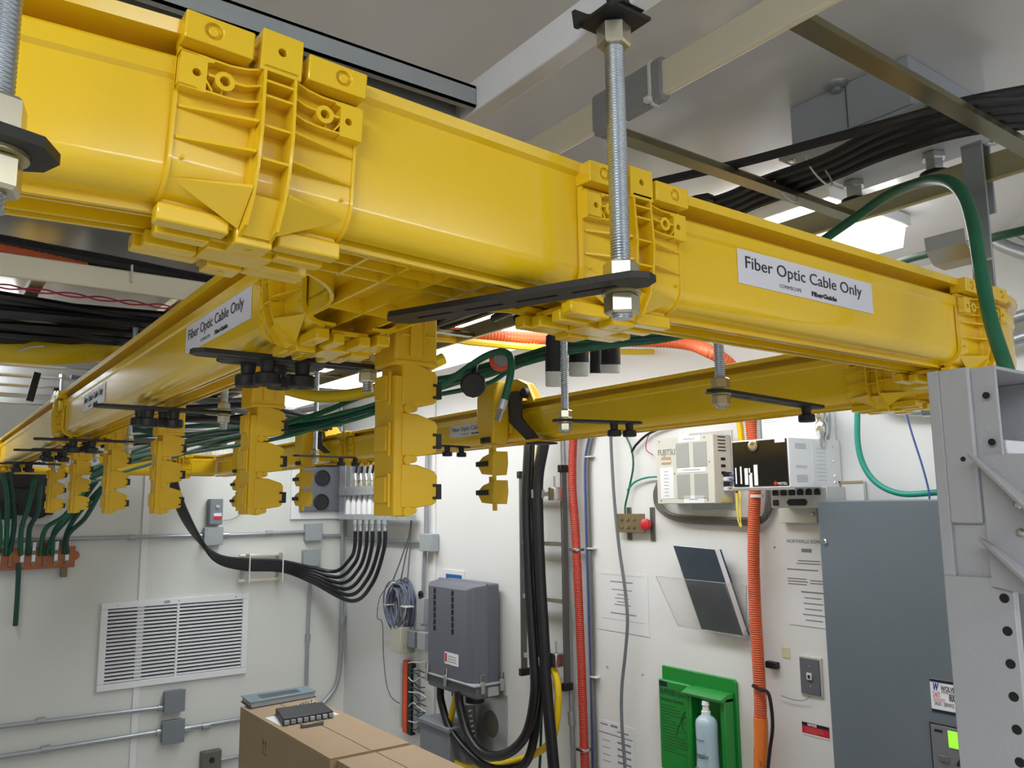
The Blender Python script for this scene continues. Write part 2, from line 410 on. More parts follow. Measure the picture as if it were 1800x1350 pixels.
rw = [(.40, .80), (.40, .69)]+[(.475-.075*math.cos(a), .675-.075*math.sin(a)) for a in [PI/2*i/10 for i in range(1, 10)]]+[(.475, .60)]
curved_wall(lw); curved_wall(rw)
poly = [(x0, .525), (x1, .525)]+[(p[0], p[1]) for p in rw[::-1]]+[(p[0], p[1]) for p in lw[::-1]]
mb = MB().prism(poly, ZT+.014, ZT+.017)
def inside(x, y):
    c = False; n = len(poly)
    for i in range(n):
        (ax, ay), (bx, by) = poly[i], poly[(i+1) % n]
        if (ay > y) != (by > y) and x < (bx-ax)*(y-ay)/(by-ay)+ax: c = not c
    return c
def rib(a, b, th=.0022, z0=.000, z1=.015):
    N = 60; run = []
    for i in range(N+1):
        p = Vector(a).lerp(Vector(b), i/N)
        if inside(*p.xy): run.append(p)
        if (not inside(*p.xy) or i == N) and len(run) > 1:
            mb.beam(Vector((run[0].x, run[0].y, ZT+(z0+z1)/2)), Vector((run[-1].x, run[-1].y, ZT+(z0+z1)/2)), th, z1-z0); run = []
        if not inside(*p.xy): run = []
for x in (.232, .268, .304, .340, .376, .412, .448): rib((x, .526, 0), (x, .80 if .30 < x < .40 else .60, 0), .003)
for y in (.545, .570, .596): rib((x0, y, 0), (x1, y, 0), .003)
for y in (.70,): rib((x0, y, 0), (x1, y, 0), .003)
for y in (.526,): mb.beam((x0, y, ZT+.003), (x1, y, ZT+.003), .004, .016)
mb.build('lattice_base', 'yellow', t, world=True)

# ------------------------------------------------------------------ joints between sections
def make_joint(label, M, group=None):
    # local frame: x along the channel, y towards the viewer's side, z up, origin at the middle of the underside
    t = thing('channel_joint', label, 'channel joint', M, group)
    def side(s):
        S = Matrix.Diagonal((1, s, 1, 1))
        shell = MB(S)
        o_ = [(.051, .088), (.0545, .088), (.0545, .018)]+arc(.0545-.022, .0185, .022, 0, -PI/2, 7)[1:]+[(.02, -.0035), (.02, -.0005)]+arc(.051-.0185, .0185, .0185, -PI/2, 0, 7)
        shell.prism(o_, -.06, .06, 'yzx')
        for x in (-.06, .058): shell.prism([(.0545, .088), (.056, .088), (.056, .018)]+arc(.056-.0235, .0185, .0235, 0, -PI/2, 7)[1:]+[(.03, -.003)]+arc(.0545-.022, .0185, .022, -PI/2, 0, 7), x, x+.002, 'yzx')
        shell.build('side_shell', 'yellow', t, sharp=30)
        fr = MB(S)
        ribp = [(.052, .090), (.068, .090), (.071, .045), (.069, .02)]+[(.064, .002), (.054, -.014), (.040, -.019), (.022, -.019), (.022, -.003)]+arc(.0545-.022, .0185, .022, -PI/2, 0, 6)
        for x in (-.011, .009): fr.prism(ribp, x, x+.002, 'yzx')
        for z in (.088, .078, .068, .048, .026): fr.box(-.011, .011, .053, .0685, z-.0008, z+.0008)
        fr.add([(-.009, .060, .004), (.009, .060, .004), (.009, .044, -.0175), (-.009, .044, -.0175), (-.009, .057, .006), (.009, .057, .006), (.009, .041, -.0155), (-.009, .041, -.0155)],
               [(0, 3, 2, 1), (4, 5, 6, 7), (0, 1, 5, 4), (1, 2, 6, 5), (2, 3, 7, 6), (3, 0, 4, 7)])
        fr.build('rib_frame', 'yellow', t)
        for sx in (-1, 1):
            gs = MB(S)
            gs.box(.0105*sx, .013*sx, .0535, .060, .006, .052)
            for z in (.050, .030):
                a = .0115*sx; b = .057*sx
                gs.prism([(a, .054), (a, .0675), (b, .0565), (b, .054)] if sx > 0 else [(a, .054), (b, .054), (b, .0565), (a, .0675)], z-.0009, z+.0009, 'xyz')
            gs.add([(.0115*sx, .066, .008), (.0115*sx, .052, .006), (.0115*sx, .040, -.012), (.057*sx, .050, .006), (.0115*sx, .066, .006), (.0115*sx, .042, -.014)], [(0, 3, 2), (4, 5, 3), (0, 4, 3), (2, 3, 5), (0, 2, 5, 4)])
            # little knob on the shell
            gs.cyl((.052*sx, .054, .018), (.052*sx, .0575, .018), .0012, 8)
            gs.build('gusset', 'yellow', t)
        for sx in (-1, 1):
            hb = MB(S)
            X = lambda x: x*sx
            n0, n1 = .054, .0635
            z0, z1 = .060, .0815
            # slanting plates that run out of the frame and bound the pierced block
            def plate(pts, th=.0013):
                for (xa, za), (xb, zb) in zip(pts, pts[1:]):
                    v = [(X(xa), n0, za), (X(xb), n0, zb), (X(xb), n1, zb), (X(xa), n1, za), (X(xa), n0, za+th), (X(xb), n0, zb+th), (X(xb), n1, zb+th), (X(xa), n1, za+th)]
                    hb.add(v, [(0, 1, 2, 3), (7, 6, 5, 4), (0, 4, 5, 1), (1, 5, 6, 2), (2, 6, 7, 3), (3, 7, 4, 0)])
            plate([(.011, .086), (.020, .083), (.030, z1), (.060, z1)])
            plate([(.011, .075), (.020, .0715), (.028, .071)])
            plate([(.011, .064), (.020, .061), (.030, z0), (.060, z0)])
            plate([(.038, .071), (.043, .071)], .0016)
            plate([(.034, z0), (.0345, .069)], .0014)
            plate([(.046, .079), (.040, z1-.001)], .0018); plate([(.046, .069), (.040, z0+.001)], .0018)
            hb.pipe((X(.033), n0, .0708), (0, 1, 0), n1-n0, .0062, .0032, 16)
            # solid end with a hole
            Mh = FR((X(.052), 0, .0708), (-1, 0, 0), (0, 0, 1))
            q = MB(Mh); q.holebox(-.008, .008, -.0115, .0122, n0, n1, .002*sx, 0, .0026, .01, 14)
            hb.add(q.v, q.f)
            hb.build('pierced_block', 'yellow', t)
        # top clips: a taller centre block and a bar each side
        Mh = FR((0, 0, .0975), (-1, 0, 0), (0, 0, 1))
        q = MB(Mh).holebox(-.0135, .0135, -.0125, .0155, .046, .0685, .0, .003, .0028, .012, 16)
        c = MB(S).add(q.v, q.f).build('clip_block', 'yellow', t, bevel=.0015)
        for sx in (-1, 1):
            q = MB(FR((.039*sx, 0, .0975), (-1, 0, 0), (0, 0, 1))).holebox(-.021, .021, -.0085, .0095, .047, .068, -.004*sx, .001, .0055, .003, 16)
            m2 = MB(S).add(q.v, q.f)
            m2.cyl((.043*sx, .064, .0985), (.043*sx, .0675, .0985), .0034, 12)
            m2.cyl((.012*sx, .056, .099), (.020*sx, .056, .099), .004, 10)
            m2.build('clip_bar', 'yellow', t, bevel=.0025)
        # clips under the channel: centre block and bars, in two rows
        q = MB(FR((0, .030, 0), (1, 0, 0), (0, 1, 0))).holebox(-.012, .012, -.010, .011, .004, .0225, 0, 0, .0022, .01, 12)
        q.v = [Vector((p.x, p.y, -abs(p.z))) for p in q.v]
        MB(S).add(q.v, q.f).build('clip_block', 'yellow', t, bevel=.001)
        for sx in (-1, 1):
            b_ = MB(S)
            b_.box(.016*sx, .060*sx, .026, .040, -.018, -.0065); b_.box(.020*sx, .058*sx, .030, .036, -.0065, -.0012)
            b_.box(.011*sx, .018*sx, .029, .034, -.012, -.006)
            b_.box(.022*sx, .056*sx, .008, .020, -.020, -.009); b_.box(.026*sx, .050*sx, .010, .016, -.009, -.005)
            b_.box(.008*sx, .024*sx, .012, .016, -.016, -.011)
            b_.build('clip_bar', 'yellow', t, bevel=.0015)
        if s > 0:
            k = MB()
            k.box(-.022, .022, -.014, .014, -.021, -.006)
            for x in (-.05, -.03, .03, .05):
                k.box(x-.001, x+.001, -.02, .02, -.010, -.005)
            k.build('underside_web', 'yellow', t, bevel=.001)
    side(1); side(-1)
    return t
RA = FR((0.155, AY+.05, ZT), (1, 0, 0), (0, -1, 0)).to_3x3()
def jm(p, d):          # y axis of the joint towards d; x axis = y cross z
    y = Vector(d).normalized(); z = Vector((0, 0, 1)); x = y.cross(z)
    return Matrix(((x.x, y.x, 0, p[0]), (x.y, y.y, 0, p[1]), (x.z, y.z, 1, p[2]), (0, 0, 0, 1)))
J = make_joint('big yellow joint with pierced blocks, nearest at upper left', jm((0.170, AY+.05, ZT), (0, -1, 0)))
for p, d, lb in [((0.498, AY+.05, ZT), (0, -1, 0), 'yellow joint with pierced blocks behind the near threaded rod'),
                 ((1.145, AY+.05, ZT), (0, -1, 0), 'yellow joint behind the green cable, leading into the elbow at right'),
                 ((BX+.05, 0.80, ZT), (-1, 0, 0), 'yellow joint between the tee and the left receding channel'),
                 ((BX+.05, 2.30, ZT), (-1, 0, 0), 'distant yellow joint in the middle of the left channel run'),
                 ((BX+.05, 3.95, ZT), (-1, 0, 0), 'farthest yellow joint at the end of the left channel run'),
                 ((EX+.05, 0.775, ZT), (-1, 0, 0), 'yellow joint under the elbow, at the near end of the wall-side channel'),
                 ((EX+.05, 2.95, ZT), (-1, 0, 0), 'yellow joint in the wall-side channel behind the largest hanging outlet'),
                 ((1.17, 4.62, ZT), (0, -1, 0), 'small yellow joint on the channel before the back wall')]:
    copy_thing(J, jm(p, d), lb)

# ------------------------------------------------------------------ white labels on the channels
def channel_label(M, wd, ht, label, full=True):
    t = thing('channel_label', label, 'label', M, 'white fibre labels on the yellow channels')
    MB().box(0, wd, 0, ht, 0, .0006).build('label_plate', 'label_white', t, bevel=.0002)
    k = wd/0.242
    def tx(s, x, y, size, m='ink', sx=1.0, off=0.0):
        text_mesh('lettering', s, size, M @ Matrix.Translation((x, y, .0009)), m, t, sx=sx, offset=off)
    tx('Fiber Optic Cable Only', .010*k, ht*.47, ht*.50, sx=wd*.93/(ht*.50*10.25))
    tx('COMMSCOPE', wd*.27, ht*.14, ht*.15, 'ink_grey', sx=wd*.17/(ht*.15*6.6))
    tx('FiberGuide', wd*.50, ht*.12, ht*.19, sx=wd*.21/(ht*.19*4.9), off=.0003)
    return t
a = onY(1297, 492, AY); b = onY(1534, 547, AY)
channel_label(FR((a.x, AY-.0004, 2.3148), (1, 0, 0), (0, 0, 1)), b.x-a.x, .036, 'large white Fiber Optic Cable Only label on the glossy channel, right half of the photo')
a = onX(329, 580, BX); b = onX(444, 510, BX)
channel_label(FR((BX-.0004, a.y, 2.3115), (0, -1, 0), (0, 0, 1)), a.y-b.y, .0385, 'white Fiber Optic Cable Only label on the left receding channel, under the first joint')
a = onX(792, 740, EX)
channel_label(FR((EX-.0004, a.y, 2.311), (0, -1, 0), (0, 0, 1)), .24, .038, 'white label on the wall-side channel, partly hidden by the yellow outlet')
channel_label(FR((BX-.0004, 1.98, 2.308), (0, -1, 0), (0, 0, 1)), .24, .038, 'foreshortened white label on the left channel near its distant joint')
channel_label(FR((.42, 4.57-.0004, 2.308), (1, 0, 0), (0, 0, 1)), .36, .038, 'white label on the channel crossing in front of the back wall')
# ================================================================== HANGERS
def threaded(mb, x, y, z0, z1, r=.008, pitch=.0023):
    n = int((z1-z0)/pitch); prof = []
    for i in range(n):
        z = z0+i*pitch; prof += [(z, r), (z+pitch*.25, r), (z+pitch*.5, r*.86), (z+pitch*.8, r*.86)]
    return mb.lathe((x, y, 0), (0, 0, 1), [(p[0], p[1]) for p in prof], 16)
def hexnut(mb, x, y, z0, z1, r=.0145, rot=.3):
    c = .0018
    rr = lambda h, k: [Vector((x+k*math.cos(rot+PI/3*i), y+k*math.sin(rot+PI/3*i), h)) for i in range(6)]
    return mb.rings([rr(z0, r*.88), rr(z0+c, r), rr(z1-c, r), rr(z1, r*.88)])
def hanger_rod(x, y, z0, z1, zb, label, pitch=.0023, r=.008, group=None, top=True):
    """rod hung from a strut at z1 that carries a bar whose underside is at zb"""
    t = thing('threaded_rod', label, 'threaded rod', (x, y, z0), group)
    threaded(MB(), x, y, z0, z1, r, pitch).build('rod', 'zinc', t, world=True, sharp=70)
    k = r/.008
    for a, b in ((zb-.018*k, zb-.0025), (zb+.0075, zb+.024*k)): hexnut(MB(), x, y, a, b, .0140*k).build('nut', 'nut', t, world=True, sharp=25)
    MB().pipe((x, y, zb-.0022), (0, 0, 1), .0020, .0155*k, .0085*k, 24).build('washer', 'brass', t, world=True)
    MB().pipe((x, y, zb+.0052), (0, 0, 1), .0020, .0150*k, .0085*k, 24).build('washer', 'brass', t, world=True)
    if top: hexnut(MB(), x, y, z1-.022*k, z1-.003, .0140*k).build('nut', 'nut', t, world=True, sharp=25)
    return t
def slotted_bar(a, b, label, wd=.040, th=.005, ra=.018, group=None, slots=4, parent=None, extra=None):
    """flat black bar with clipped ends and slots between two points (underside)"""
    a = Vector(a); b = Vector(b); L = (b-a).length
    M = FR(a, (b-a).normalized(), Vector((0, 0, 1)).cross((b-a).normalized())) if True else None
    t = thing('support_bar', label, 'support bar', M, group)
    h = wd/2; c = wd*.32
    out = [(0, -h+c), (c, -h), (L-c, -h), (L, -h+c), (L, h-c), (L-c, h), (c, h), (0, h-c)]
    mb = MB(); seg = []
    # slots as real openings: build the bar from strips
    n = slots; s0 = L*.09; pitch = (L*.82)/n; sl = pitch*.74; sw = wd*.14
    xs = [(s0+i*pitch+(pitch-sl)/2, s0+i*pitch+(pitch+sl)/2) for i in range(n)]
    mb.prism([(0, -h+c), (c, -h), (L-c, -h), (L, -h+c), (L, -sw/2), (0, -sw/2)], 0, th)
    mb.prism([(0, sw/2), (L, sw/2), (L, h-c), (L-c, h), (c, h), (0, h-c)], 0, th)
    px = 0
    for x0_, x1_ in xs: mb.box(px, x0_, -sw/2, sw/2, 0, th); px = x1_
    mb.box(px, L, -sw/2, sw/2, 0, th)
    mb.build('bar', 'black_metal', t, sharp=20)
    return t
def knob_on(t, p, k=1.0, drop=.0):
    x, y, z = p
    MB().lathe((x, y, z), (0, 0, -1), [(0, .011*k), (.016*k, .0095*k), (.017*k, .0165*k), (.019*k, .018*k), (.031*k, .018*k), (.033*k, .016*k), (.033*k, .006*k), (.030*k, .005*k)], 18).build('knob', 'black_plastic', t, world=True)
ZB = 2.262
# near rod and its diagonal bar
rp = onY(1092, 500, .452)
slotted_bar(onZ(688, 566, 2.264), onZ(1148, 492, 2.264), 'long black slotted bar under the tee, held by the near threaded rod', wd=.034, slots=4)
hanger_rod(rp.x, rp.y, 2.243, 2.492, 2.264, 'large threaded rod in front of the second joint, the most prominent rod')
t = thing('strut_clip', 'black spring clip holding the near threaded rod to the white strut', 'clip', (rp.x, rp.y, 2.49))
mb = MB()
mb.box(rp.x-.020, rp.x+.024, rp.y-.020, rp.y+.022, 2.4925, 2.496)
mb.build('clip_plate', 'black_metal', t, world=True, bevel=.001)
mb = MB()
for s in (-1, 1):
    mb.prism([(rp.x-.024, 2.490), (rp.x-.020, 2.490), (rp.x-.010, 2.4965), (rp.x+.014, 2.4965), (rp.x+.030, 2.515), (rp.x+.030, 2.522), (rp.x-.012, 2.505), (rp.x-.026, 2.504)], rp.y+s*.020-.002, rp.y+s*.020+.002, 'xzy')
mb.build('clip_ear', 'black_metal', t, world=True)
# far left rod
lp = onY(-13, 190, .40)
hanger_rod(lp.x, .40, 2.226, ZC, 2.252, 'threaded rod cut by the left edge of the photo', top=False)
e = onZ(91, 297, 2.252)
slotted_bar((lp.x-.04, .395-.012, 2.252), (e.x, e.y, 2.252), 'short black slotted bar at the left edge with a rounded tip', wd=.04, slots=2)
# hangers under the left run: two bars clamped to the rails, the front one hung from a rod
def run_hanger(y, lab, xl=.232, xr=.455, pitch=.0023, detail=True):
    g = 'black slotted bars under the left channel run'
    b1 = slotted_bar((xl, y, 2.262), (xr, y, 2.262), 'black slotted bar with two knobs and a rod, '+lab, wd=.030, slots=3, group=g)
    for x in (.315, .355): knob_on(b1, (x, y, 2.262), .84)
    b2 = slotted_bar((xl+.05, y+.075, 2.270), (xr-.045, y+.075, 2.270), 'black slotted bar clamped behind the hung one, '+lab, wd=.030, slots=2, group=g)
    for x in (.318, .356): knob_on(b2, (x, y+.075, 2.270), .84)
    hanger_rod(.437, y, 2.236, 2.60, 2.262, 'threaded rod right of the left channel run, '+lab, pitch=pitch, r=.0065, group='threaded rods of the left channel run')
run_hanger(.885, 'first behind the tee', )
run_hanger(1.44, 'second behind the tee', pitch=.003)
run_hanger(2.19, 'under the distant joint', pitch=.004)
run_hanger(2.62, 'second from the far end', pitch=.005)
run_hanger(3.40, 'nearest the far end', pitch=.005)
# hangers of the wall run
def wall_hanger(pa, pb, prod, knobs, lab, ztop=2.60, pitch=.003, z=2.265):
    a = onZ(*pa, z); b = onZ(*pb, z)
    t = slotted_bar(a, b, 'black slotted bar '+lab, wd=.030, slots=3)
    d = (b-a)
    r = a+d*prod
    for k in knobs: knob_on(t, a+d*k, .8)
    hanger_rod(r.x, r.y, z-.022, ztop, z, 'threaded rod '+lab, pitch=pitch, r=.008, top=False)
wall_hanger((1248, 689), (1440, 719), .085, (.86,), 'under the wall-side channel, near end', ztop=2.40)
tag(MB().box(.74, 1.33, .775, .815, 2.392, 2.412).build('cross_strut', 'grey_paint', bevel=.002), 'grey strut crossing just behind the glossy labelled channel, above the short rod', 'strut')
wall_hanger((973, 741), (1127, 746), .13, (.68, .86), 'under the wall-side channel, in front of the black power cables', pitch=.004)
wall_hanger((516, 802), (626, 806), .33, (.75, .99), 'under the far part of the wall-side channel', pitch=.006)
for px, py in ((795, 787),):
    a = onZ(px-42, py-3, 2.268); b = onZ(px+30, py+1, 2.268)
    t = slotted_bar(a, b, 'small black bar with two knobs under the wall-side channel above the bright wall', wd=.026, slots=2)
    for k in (.45, .8): knob_on(t, a.lerp(b, k), .8)

# ================================================================== STRUTS AND LADDER RACK
tag(MB().box(.437, .457, -1.0, 4.6, 2.497, 2.532).build('ceiling_strut', 'strut_white', bevel=.002), 'white metal strut running away above the near threaded rod', 'strut')
y_ = onZ(830, 185, 2.50).y
mb = MB(); mb.box(-1.2, .436, y_, y_+.003, 2.50, 2.522); mb.box(-1.2, .436, y_+.038, y_+.041, 2.50, 2.522); mb.box(-1.2, .436, y_, y_+.041, 2.519, 2.522)
mb.box(-1.2, .436, y_, y_+.010, 2.50, 2.502); mb.box(-1.2, .436, y_+.031, y_+.041, 2.50, 2.502)
tag(mb.build('channel_strut', 'grey_paint'), 'grey open channel strut above the first yellow section, ending at the white strut', 'strut')
for px, x_ in ((0, -.9), ): pass
S1, S2 = .715, 1.345
def rack_thing(name, label): return thing(name, label, 'cable rack', (S1, 1, 2.6))
t = rack_thing('ladder_rack', 'brass-coloured ladder rack running away overhead, carrying black cables')
MB().box(S1, S1+.010, -1.6, 4.9, 2.60, 2.645).build('side_rail', 'brass_pale', t, world=True, bevel=.003)
MB().box(S2, S2+.010, -1.6, 4.9, 2.60, 2.645).build('side_rail', 'brass', t, world=True, bevel=.003)
for i in range(-4, 13):
    y = .467+.312*i
    mb = MB(); y0, y1 = y-.0125, y+.0125
    mb.prism([(y0, 2.603), (y1, 2.603), (y1, 2.612), (y1-.004, 2.617), (y0+.004, 2.617), (y0, 2.612)], S1+.010, S2, 'yzx')
    mb.build('rung', 'brass_dark_reflect', t, world=True)
# grey rubber sleeve with cable ties over the near rail
a = onX(1165, 165, S1); b = onX(1045, 240, S1)
t = thing('rail_sleeve', 'grey rubber sleeve wrapped round the rack rail with a white cable tie', 'sleeve', (S1, a.y, 2.6))
prof = [(S1-.004, 2.600), (S1, 2.594), (S1+.010, 2.594), (S1+.014, 2.600), (S1+.014, 2.645), (S1+.010, 2.651), (S1, 2.651), (S1-.004, 2.645)]
MB().prism(prof, a.y, b.y, 'xzy').build('sleeve', 'lens_grey', t, world=True, bevel=.002)
for f in (.12, .55):
    yy = a.y+(b.y-a.y)*f
    MB().prism([(x+(x-S1-.005)*.16, z+(z-2.6225)*.06) for x, z in prof], yy, yy+.005, 'xzy').build('cable_tie', 'zip_white', t, world=True, bevel=.0008)
    MB().box(S1-.012, S1-.004, yy-.002, yy+.007, 2.594, 2.601).build('tie_head', 'zip_white', t, world=True, bevel=.001)
# second rack, crossing behind on the left
t = thing('ladder_rack', 'pale brass ladder rack crossing behind at the left, loaded with black cable', 'cable rack', (0, 2.03, 2.6))
MB().box(-1.5, S1, 2.025, 2.035, 2.60, 2.652).build('side_rail', 'brass_pale', t, world=True, bevel=.003)
MB().box(-1.5, S1, 2.60, 2.61, 2.60, 2.652).build('side_rail', 'brass_pale', t, world=True, bevel=.003)
for x in (-1.2, -.85, -.5, -.12, .19, .50): MB().box(x, x+.028, 2.035, 2.60, 2.60, 2.622).build('rung', 'brass', t, world=True, bevel=.002)
tg = 'silver struts crossing far overhead at the left'
for i, (Y, z) in enumerate(((2.98, 2.62), (3.25, 2.60), (3.52, 2.60), (3.80, 2.60), (4.10, 2.60), (4.40, 2.59))):
    tag(MB().box(-1.4, .70, Y, Y+.03, z, z+.03).build('overhead_strut', 'aluminium', bevel=.003), 'silver strut crossing far overhead at the left among its like', 'strut', tg)
# S2 drop bracket and J hook
t = thing('drop_bracket', 'grey steel bracket with a curved hook clamped to the far rack rail', 'bracket', (1.34, .6, 2.5))
a = onX(1700, 330, 1.335); b = onX(1700, 545, 1.335)
MB().box(1.329, 1.334, a.y-.030, a.y+.002, b.z, 2.66).build('strap', 'grey_conduit', t, world=True, bevel=.001)
MB().box(1.356, 1.361, a.y-.030, a.y+.002, 2.55, 2.66).build('strap', 'grey_conduit', t, world=True, bevel=.001)
MB().box(1.329, 1.361, a.y-.030, a.y+.002, 2.66, 2.665).build('strap', 'grey_conduit', t, world=True)
h0 = onX(1712, 465, 1.333); h1 = onX(1640, 415, 1.333)
mb = MB(); pr = [(1.329, h0.z+.0), (1.30, h0.z-.008), (1.265, h0.z-.006), (1.245, h0.z+.012), (1.243, h0.z+.03)]
for (xa, za), (xb, zb_) in zip(pr, pr[1:]): mb.prism([(xa, za), (xb, zb_), (xb, zb_+.004), (xa, za+.004)], a.y-.03, a.y+.03, 'xzy')
mb.build('hook', 'aluminium', t, world=True)
MB().cyl((1.326, a.y-.012, 2.53), (1.335, a.y-.012, 2.53), .007, 6).build('bolt', 'brass', t, world=True)

# junction box on the ceiling
bx, by = onZ(1388, 190, ZC), onZ(1705, 190, ZC); b2 = onZ(1600, 98, ZC)
t = thing('ceiling_junction_box', 'large blue-grey metal box fixed to the ceiling above the ladder rack', 'junction box', ((bx.x+by.x)/2, (b2.y+bx.y)/2, 2.7))
MB().box(bx.x, by.x, b2.y, bx.y, 2.700, ZC).build('box_body', 'junction_grey', t, world=True, bevel=.002)
MB().box(bx.x+.002, by.x-.01, b2.y-.03, bx.y+.03, 2.694, 2.6995).build('flange', 'junction_grey', t, world=True, bevel=.001)
ym = (b2.y+bx.y)/2
MB().box(bx.x-.001, bx.x+.004, ym-.001, ym+.001, 2.702, ZC).build('seam', 'dark_steel', t, world=True)
for yy in (b2.y-.015, bx.y+.015):
    for xx in (bx.x+.02, by.x-.03): MB().lathe((xx, yy, 2.694), (0, 0, -1), [(0, .007), (.002, .006), (.003, .002)], 12).build('screw', 'steel', t, world=True)
tag(MB().lathe(onZ(1470, 148, ZC-.0), (0, 0, -1), [(0, .020), (.003, .019), (.007, .014), (.008, .008), (.014, .008), (.014, .001)], 20).build('ceiling_fastener', 'grey_conduit'), 'round metal washer and bolt in the ceiling beside the junction box', 'fastener')
for i, (px, py, lb) in enumerate(((1640, 268, 'silver and black cable gland over the green cable'), (1500, 318, 'black cable gland left of the green cable'))):
    g = onZ(px, py, 2.695); g = Vector((min(g.x, by.x+.02), g.y, 2.694))
    t = thing('cable_gland', lb, 'cable gland', g)
    MB().lathe(g, (0, 0, -1), [(0, .018), (.004, .020), (.012, .020), (.012, .015), (.032, .015), (.034, .012)], 6).build('gland_nut', 'steel', t, world=True, sharp=20)
    MB().lathe(g-Vector((0, 0, .033)), (0, 0, -1), [(0, .012), (.003, .024), (.022, .027), (.028, .018), (.030, .010)], 14).build('gland_cap', 'black_plastic', t, world=True)

# ================================================================== OVERHEAD CABLES
cable('power_cable', 'single black cable lying apart above the black bundle on the rack', [onZ(*p, 2.625) for p in ((1060, 345), (1130, 326), (1300, 287), (1450, 247), (1600, 206))]+[onZ(1700, 178, 2.63), onZ(1850, 150, 2.63)], .0075, 'black_cable')
g = 'black cables lying on the ladder rack'
for i in range(8):
    o = (i % 4)*13-18; u = (i//4)*.016
    pts = [onZ(px, py+o*(1 if px < 1500 else 1.25), 2.625+u) for px, py in ((1100, 412), (1262, 368), (1340, 335), (1450, 296), (1560, 245), (1700, 205), (1850, 190))]
    far = pts[0]; pts = [Vector((far.x-.02*i+.05, 4.6, 2.625+u)), Vector((far.x-.015*i+.03, 2.6, 2.625+u))]+pts
    cable('power_cable', 'black cable in the bundle on the ladder rack', pts, .0075, 'black_cable', group=g)
for px, py in ((1440, 300), (1380, 330)):
    p = onZ(px, py, 2.618)
    tag(MB().tube([p+Vector((.024*math.cos(a), .030*math.sin(a)*.5, .030*math.sin(a))) for a in [2*PI*k/20 for k in range(21)]], .0015, 6).build('cable_tie', 'zip_white'), 'thin pale cable tie round the black bundle at the rack rung', 'cable tie', 'cable ties at the rack rung')
# green earth cable arching in front of the rack at the right
cable('earth_cable', 'thick green cable arching over the right end of the channel down to the grey rack',
      [at(1380, 470, 1.5), at(1450, 420, 1.42), at(1500, 385, 1.36), at(1560, 344, 1.28), at(1620, 320, 1.18), at(1665, 318, 1.08), at(1695, 345, 1.02), at(1712, 400, .98), at(1725, 480, .95), at(1742, 565, .91), at(1768, 645, .88), at(1785, 700, .87)], .0078, 'green_cable', n=14)
cable('earth_cable', 'thinner green cable resting in the hook of the grey bracket', [at(1560, 470, 1.75), at(1600, 455, 1.68), at(1680, 435, 1.55), at(1760, 414, 1.42), at(1860, 392, 1.32)], .0078, 'green_cable', n=12)
# green bundle sagging behind the channels
base = [(1240, 575, 1.75), (1150, 592, 1.72), (1050, 603, 1.74), (980, 615, 1.8), (900, 640, 1.9), (850, 658, 2.0), (760, 680, 2.15), (690, 700, 2.25), (620, 720, 2.3), (560, 738, 2.35), (480, 755, 2.4), (380, 772, 2.6), (300, 790, 2.9), (220, 812, 3.3), (160, 835, 3.8)]
for i in range(9):
    rnd = random.Random(i); ph = rnd.random()*6
    pts = [at(px+4*math.sin(ph+k), py+(4 if px > 850 else 10)*math.sin(ph+k*.8)+((i % 3)-1)*(4 if px > 850 else 8), D+.03*math.cos(ph+k)) for k, (px, py, D) in enumerate(base)]
    cable('earth_cable', 'green cable in the sagging bundle under the rack', pts, .006, ('green_cable', 'green_dark', 'green_cable')[i % 3], group='green cables in the sagging bundle')
cable('earth_cable', 'green cable looping over the orange tube, ending in a grey lug', [at(760, 690, 2.0), at(810, 655, 1.92), at(850, 628, 1.86), at(880, 618, 1.8), at(897, 628, 1.76), at(897, 660, 1.74), at(886, 705, 1.73)], .008, 'green_cable', n=12)
a = at(886, 703, 1.73); b = at(874, 740, 1.72)
t = thing('cable_lug', 'grey crimp lug on the end of the hanging green cable', 'cable lug', a)
MB().cyl(a, a.lerp(b, .45), .0095, 12).build('barrel', 'aluminium', t, world=True); MB().beam(a.lerp(b, .4), b, .018, .004, (1, 0, 0)).build('tongue', 'aluminium', t, world=True)
g = thing('conduit_bushing', 'orange plastic bushing in a grey steel sleeve beside the looping green cable', 'bushing', at(880, 628, 1.85))
p = at(880, 632, 1.85)
MB().lathe(p, (-.5, -.85, 0), [(-.02, .024), (0, .026), (.004, .024), (.006, .018)], 20).build('bushing', 'orange_red', g, world=True)
MB().lathe(p, (-.5, -.85, -.1), [(.006, .017), (.03, .017), (.031, .002)], 18).build('sleeve', 'lens_grey', g, world=True)
p = at(831, 676, 1.9)
g = thing('rubber_plug', 'round black ribbed cap hanging below the green bundle', 'cap', p)
MB().lathe(p, (-.45, -.85, -.2), [(-.02, .018), (-.012, .029), (.012, .030), (.018, .026), (.019, .002)], 12).build('plug_body', 'black_plastic', g, world=True, sharp=20)
MB().cyl(p+Vector((0, 0, .01)), p+Vector((.02, .02, .05)), .008, 10).build('strain_relief', 'black_plastic', g, world=True)
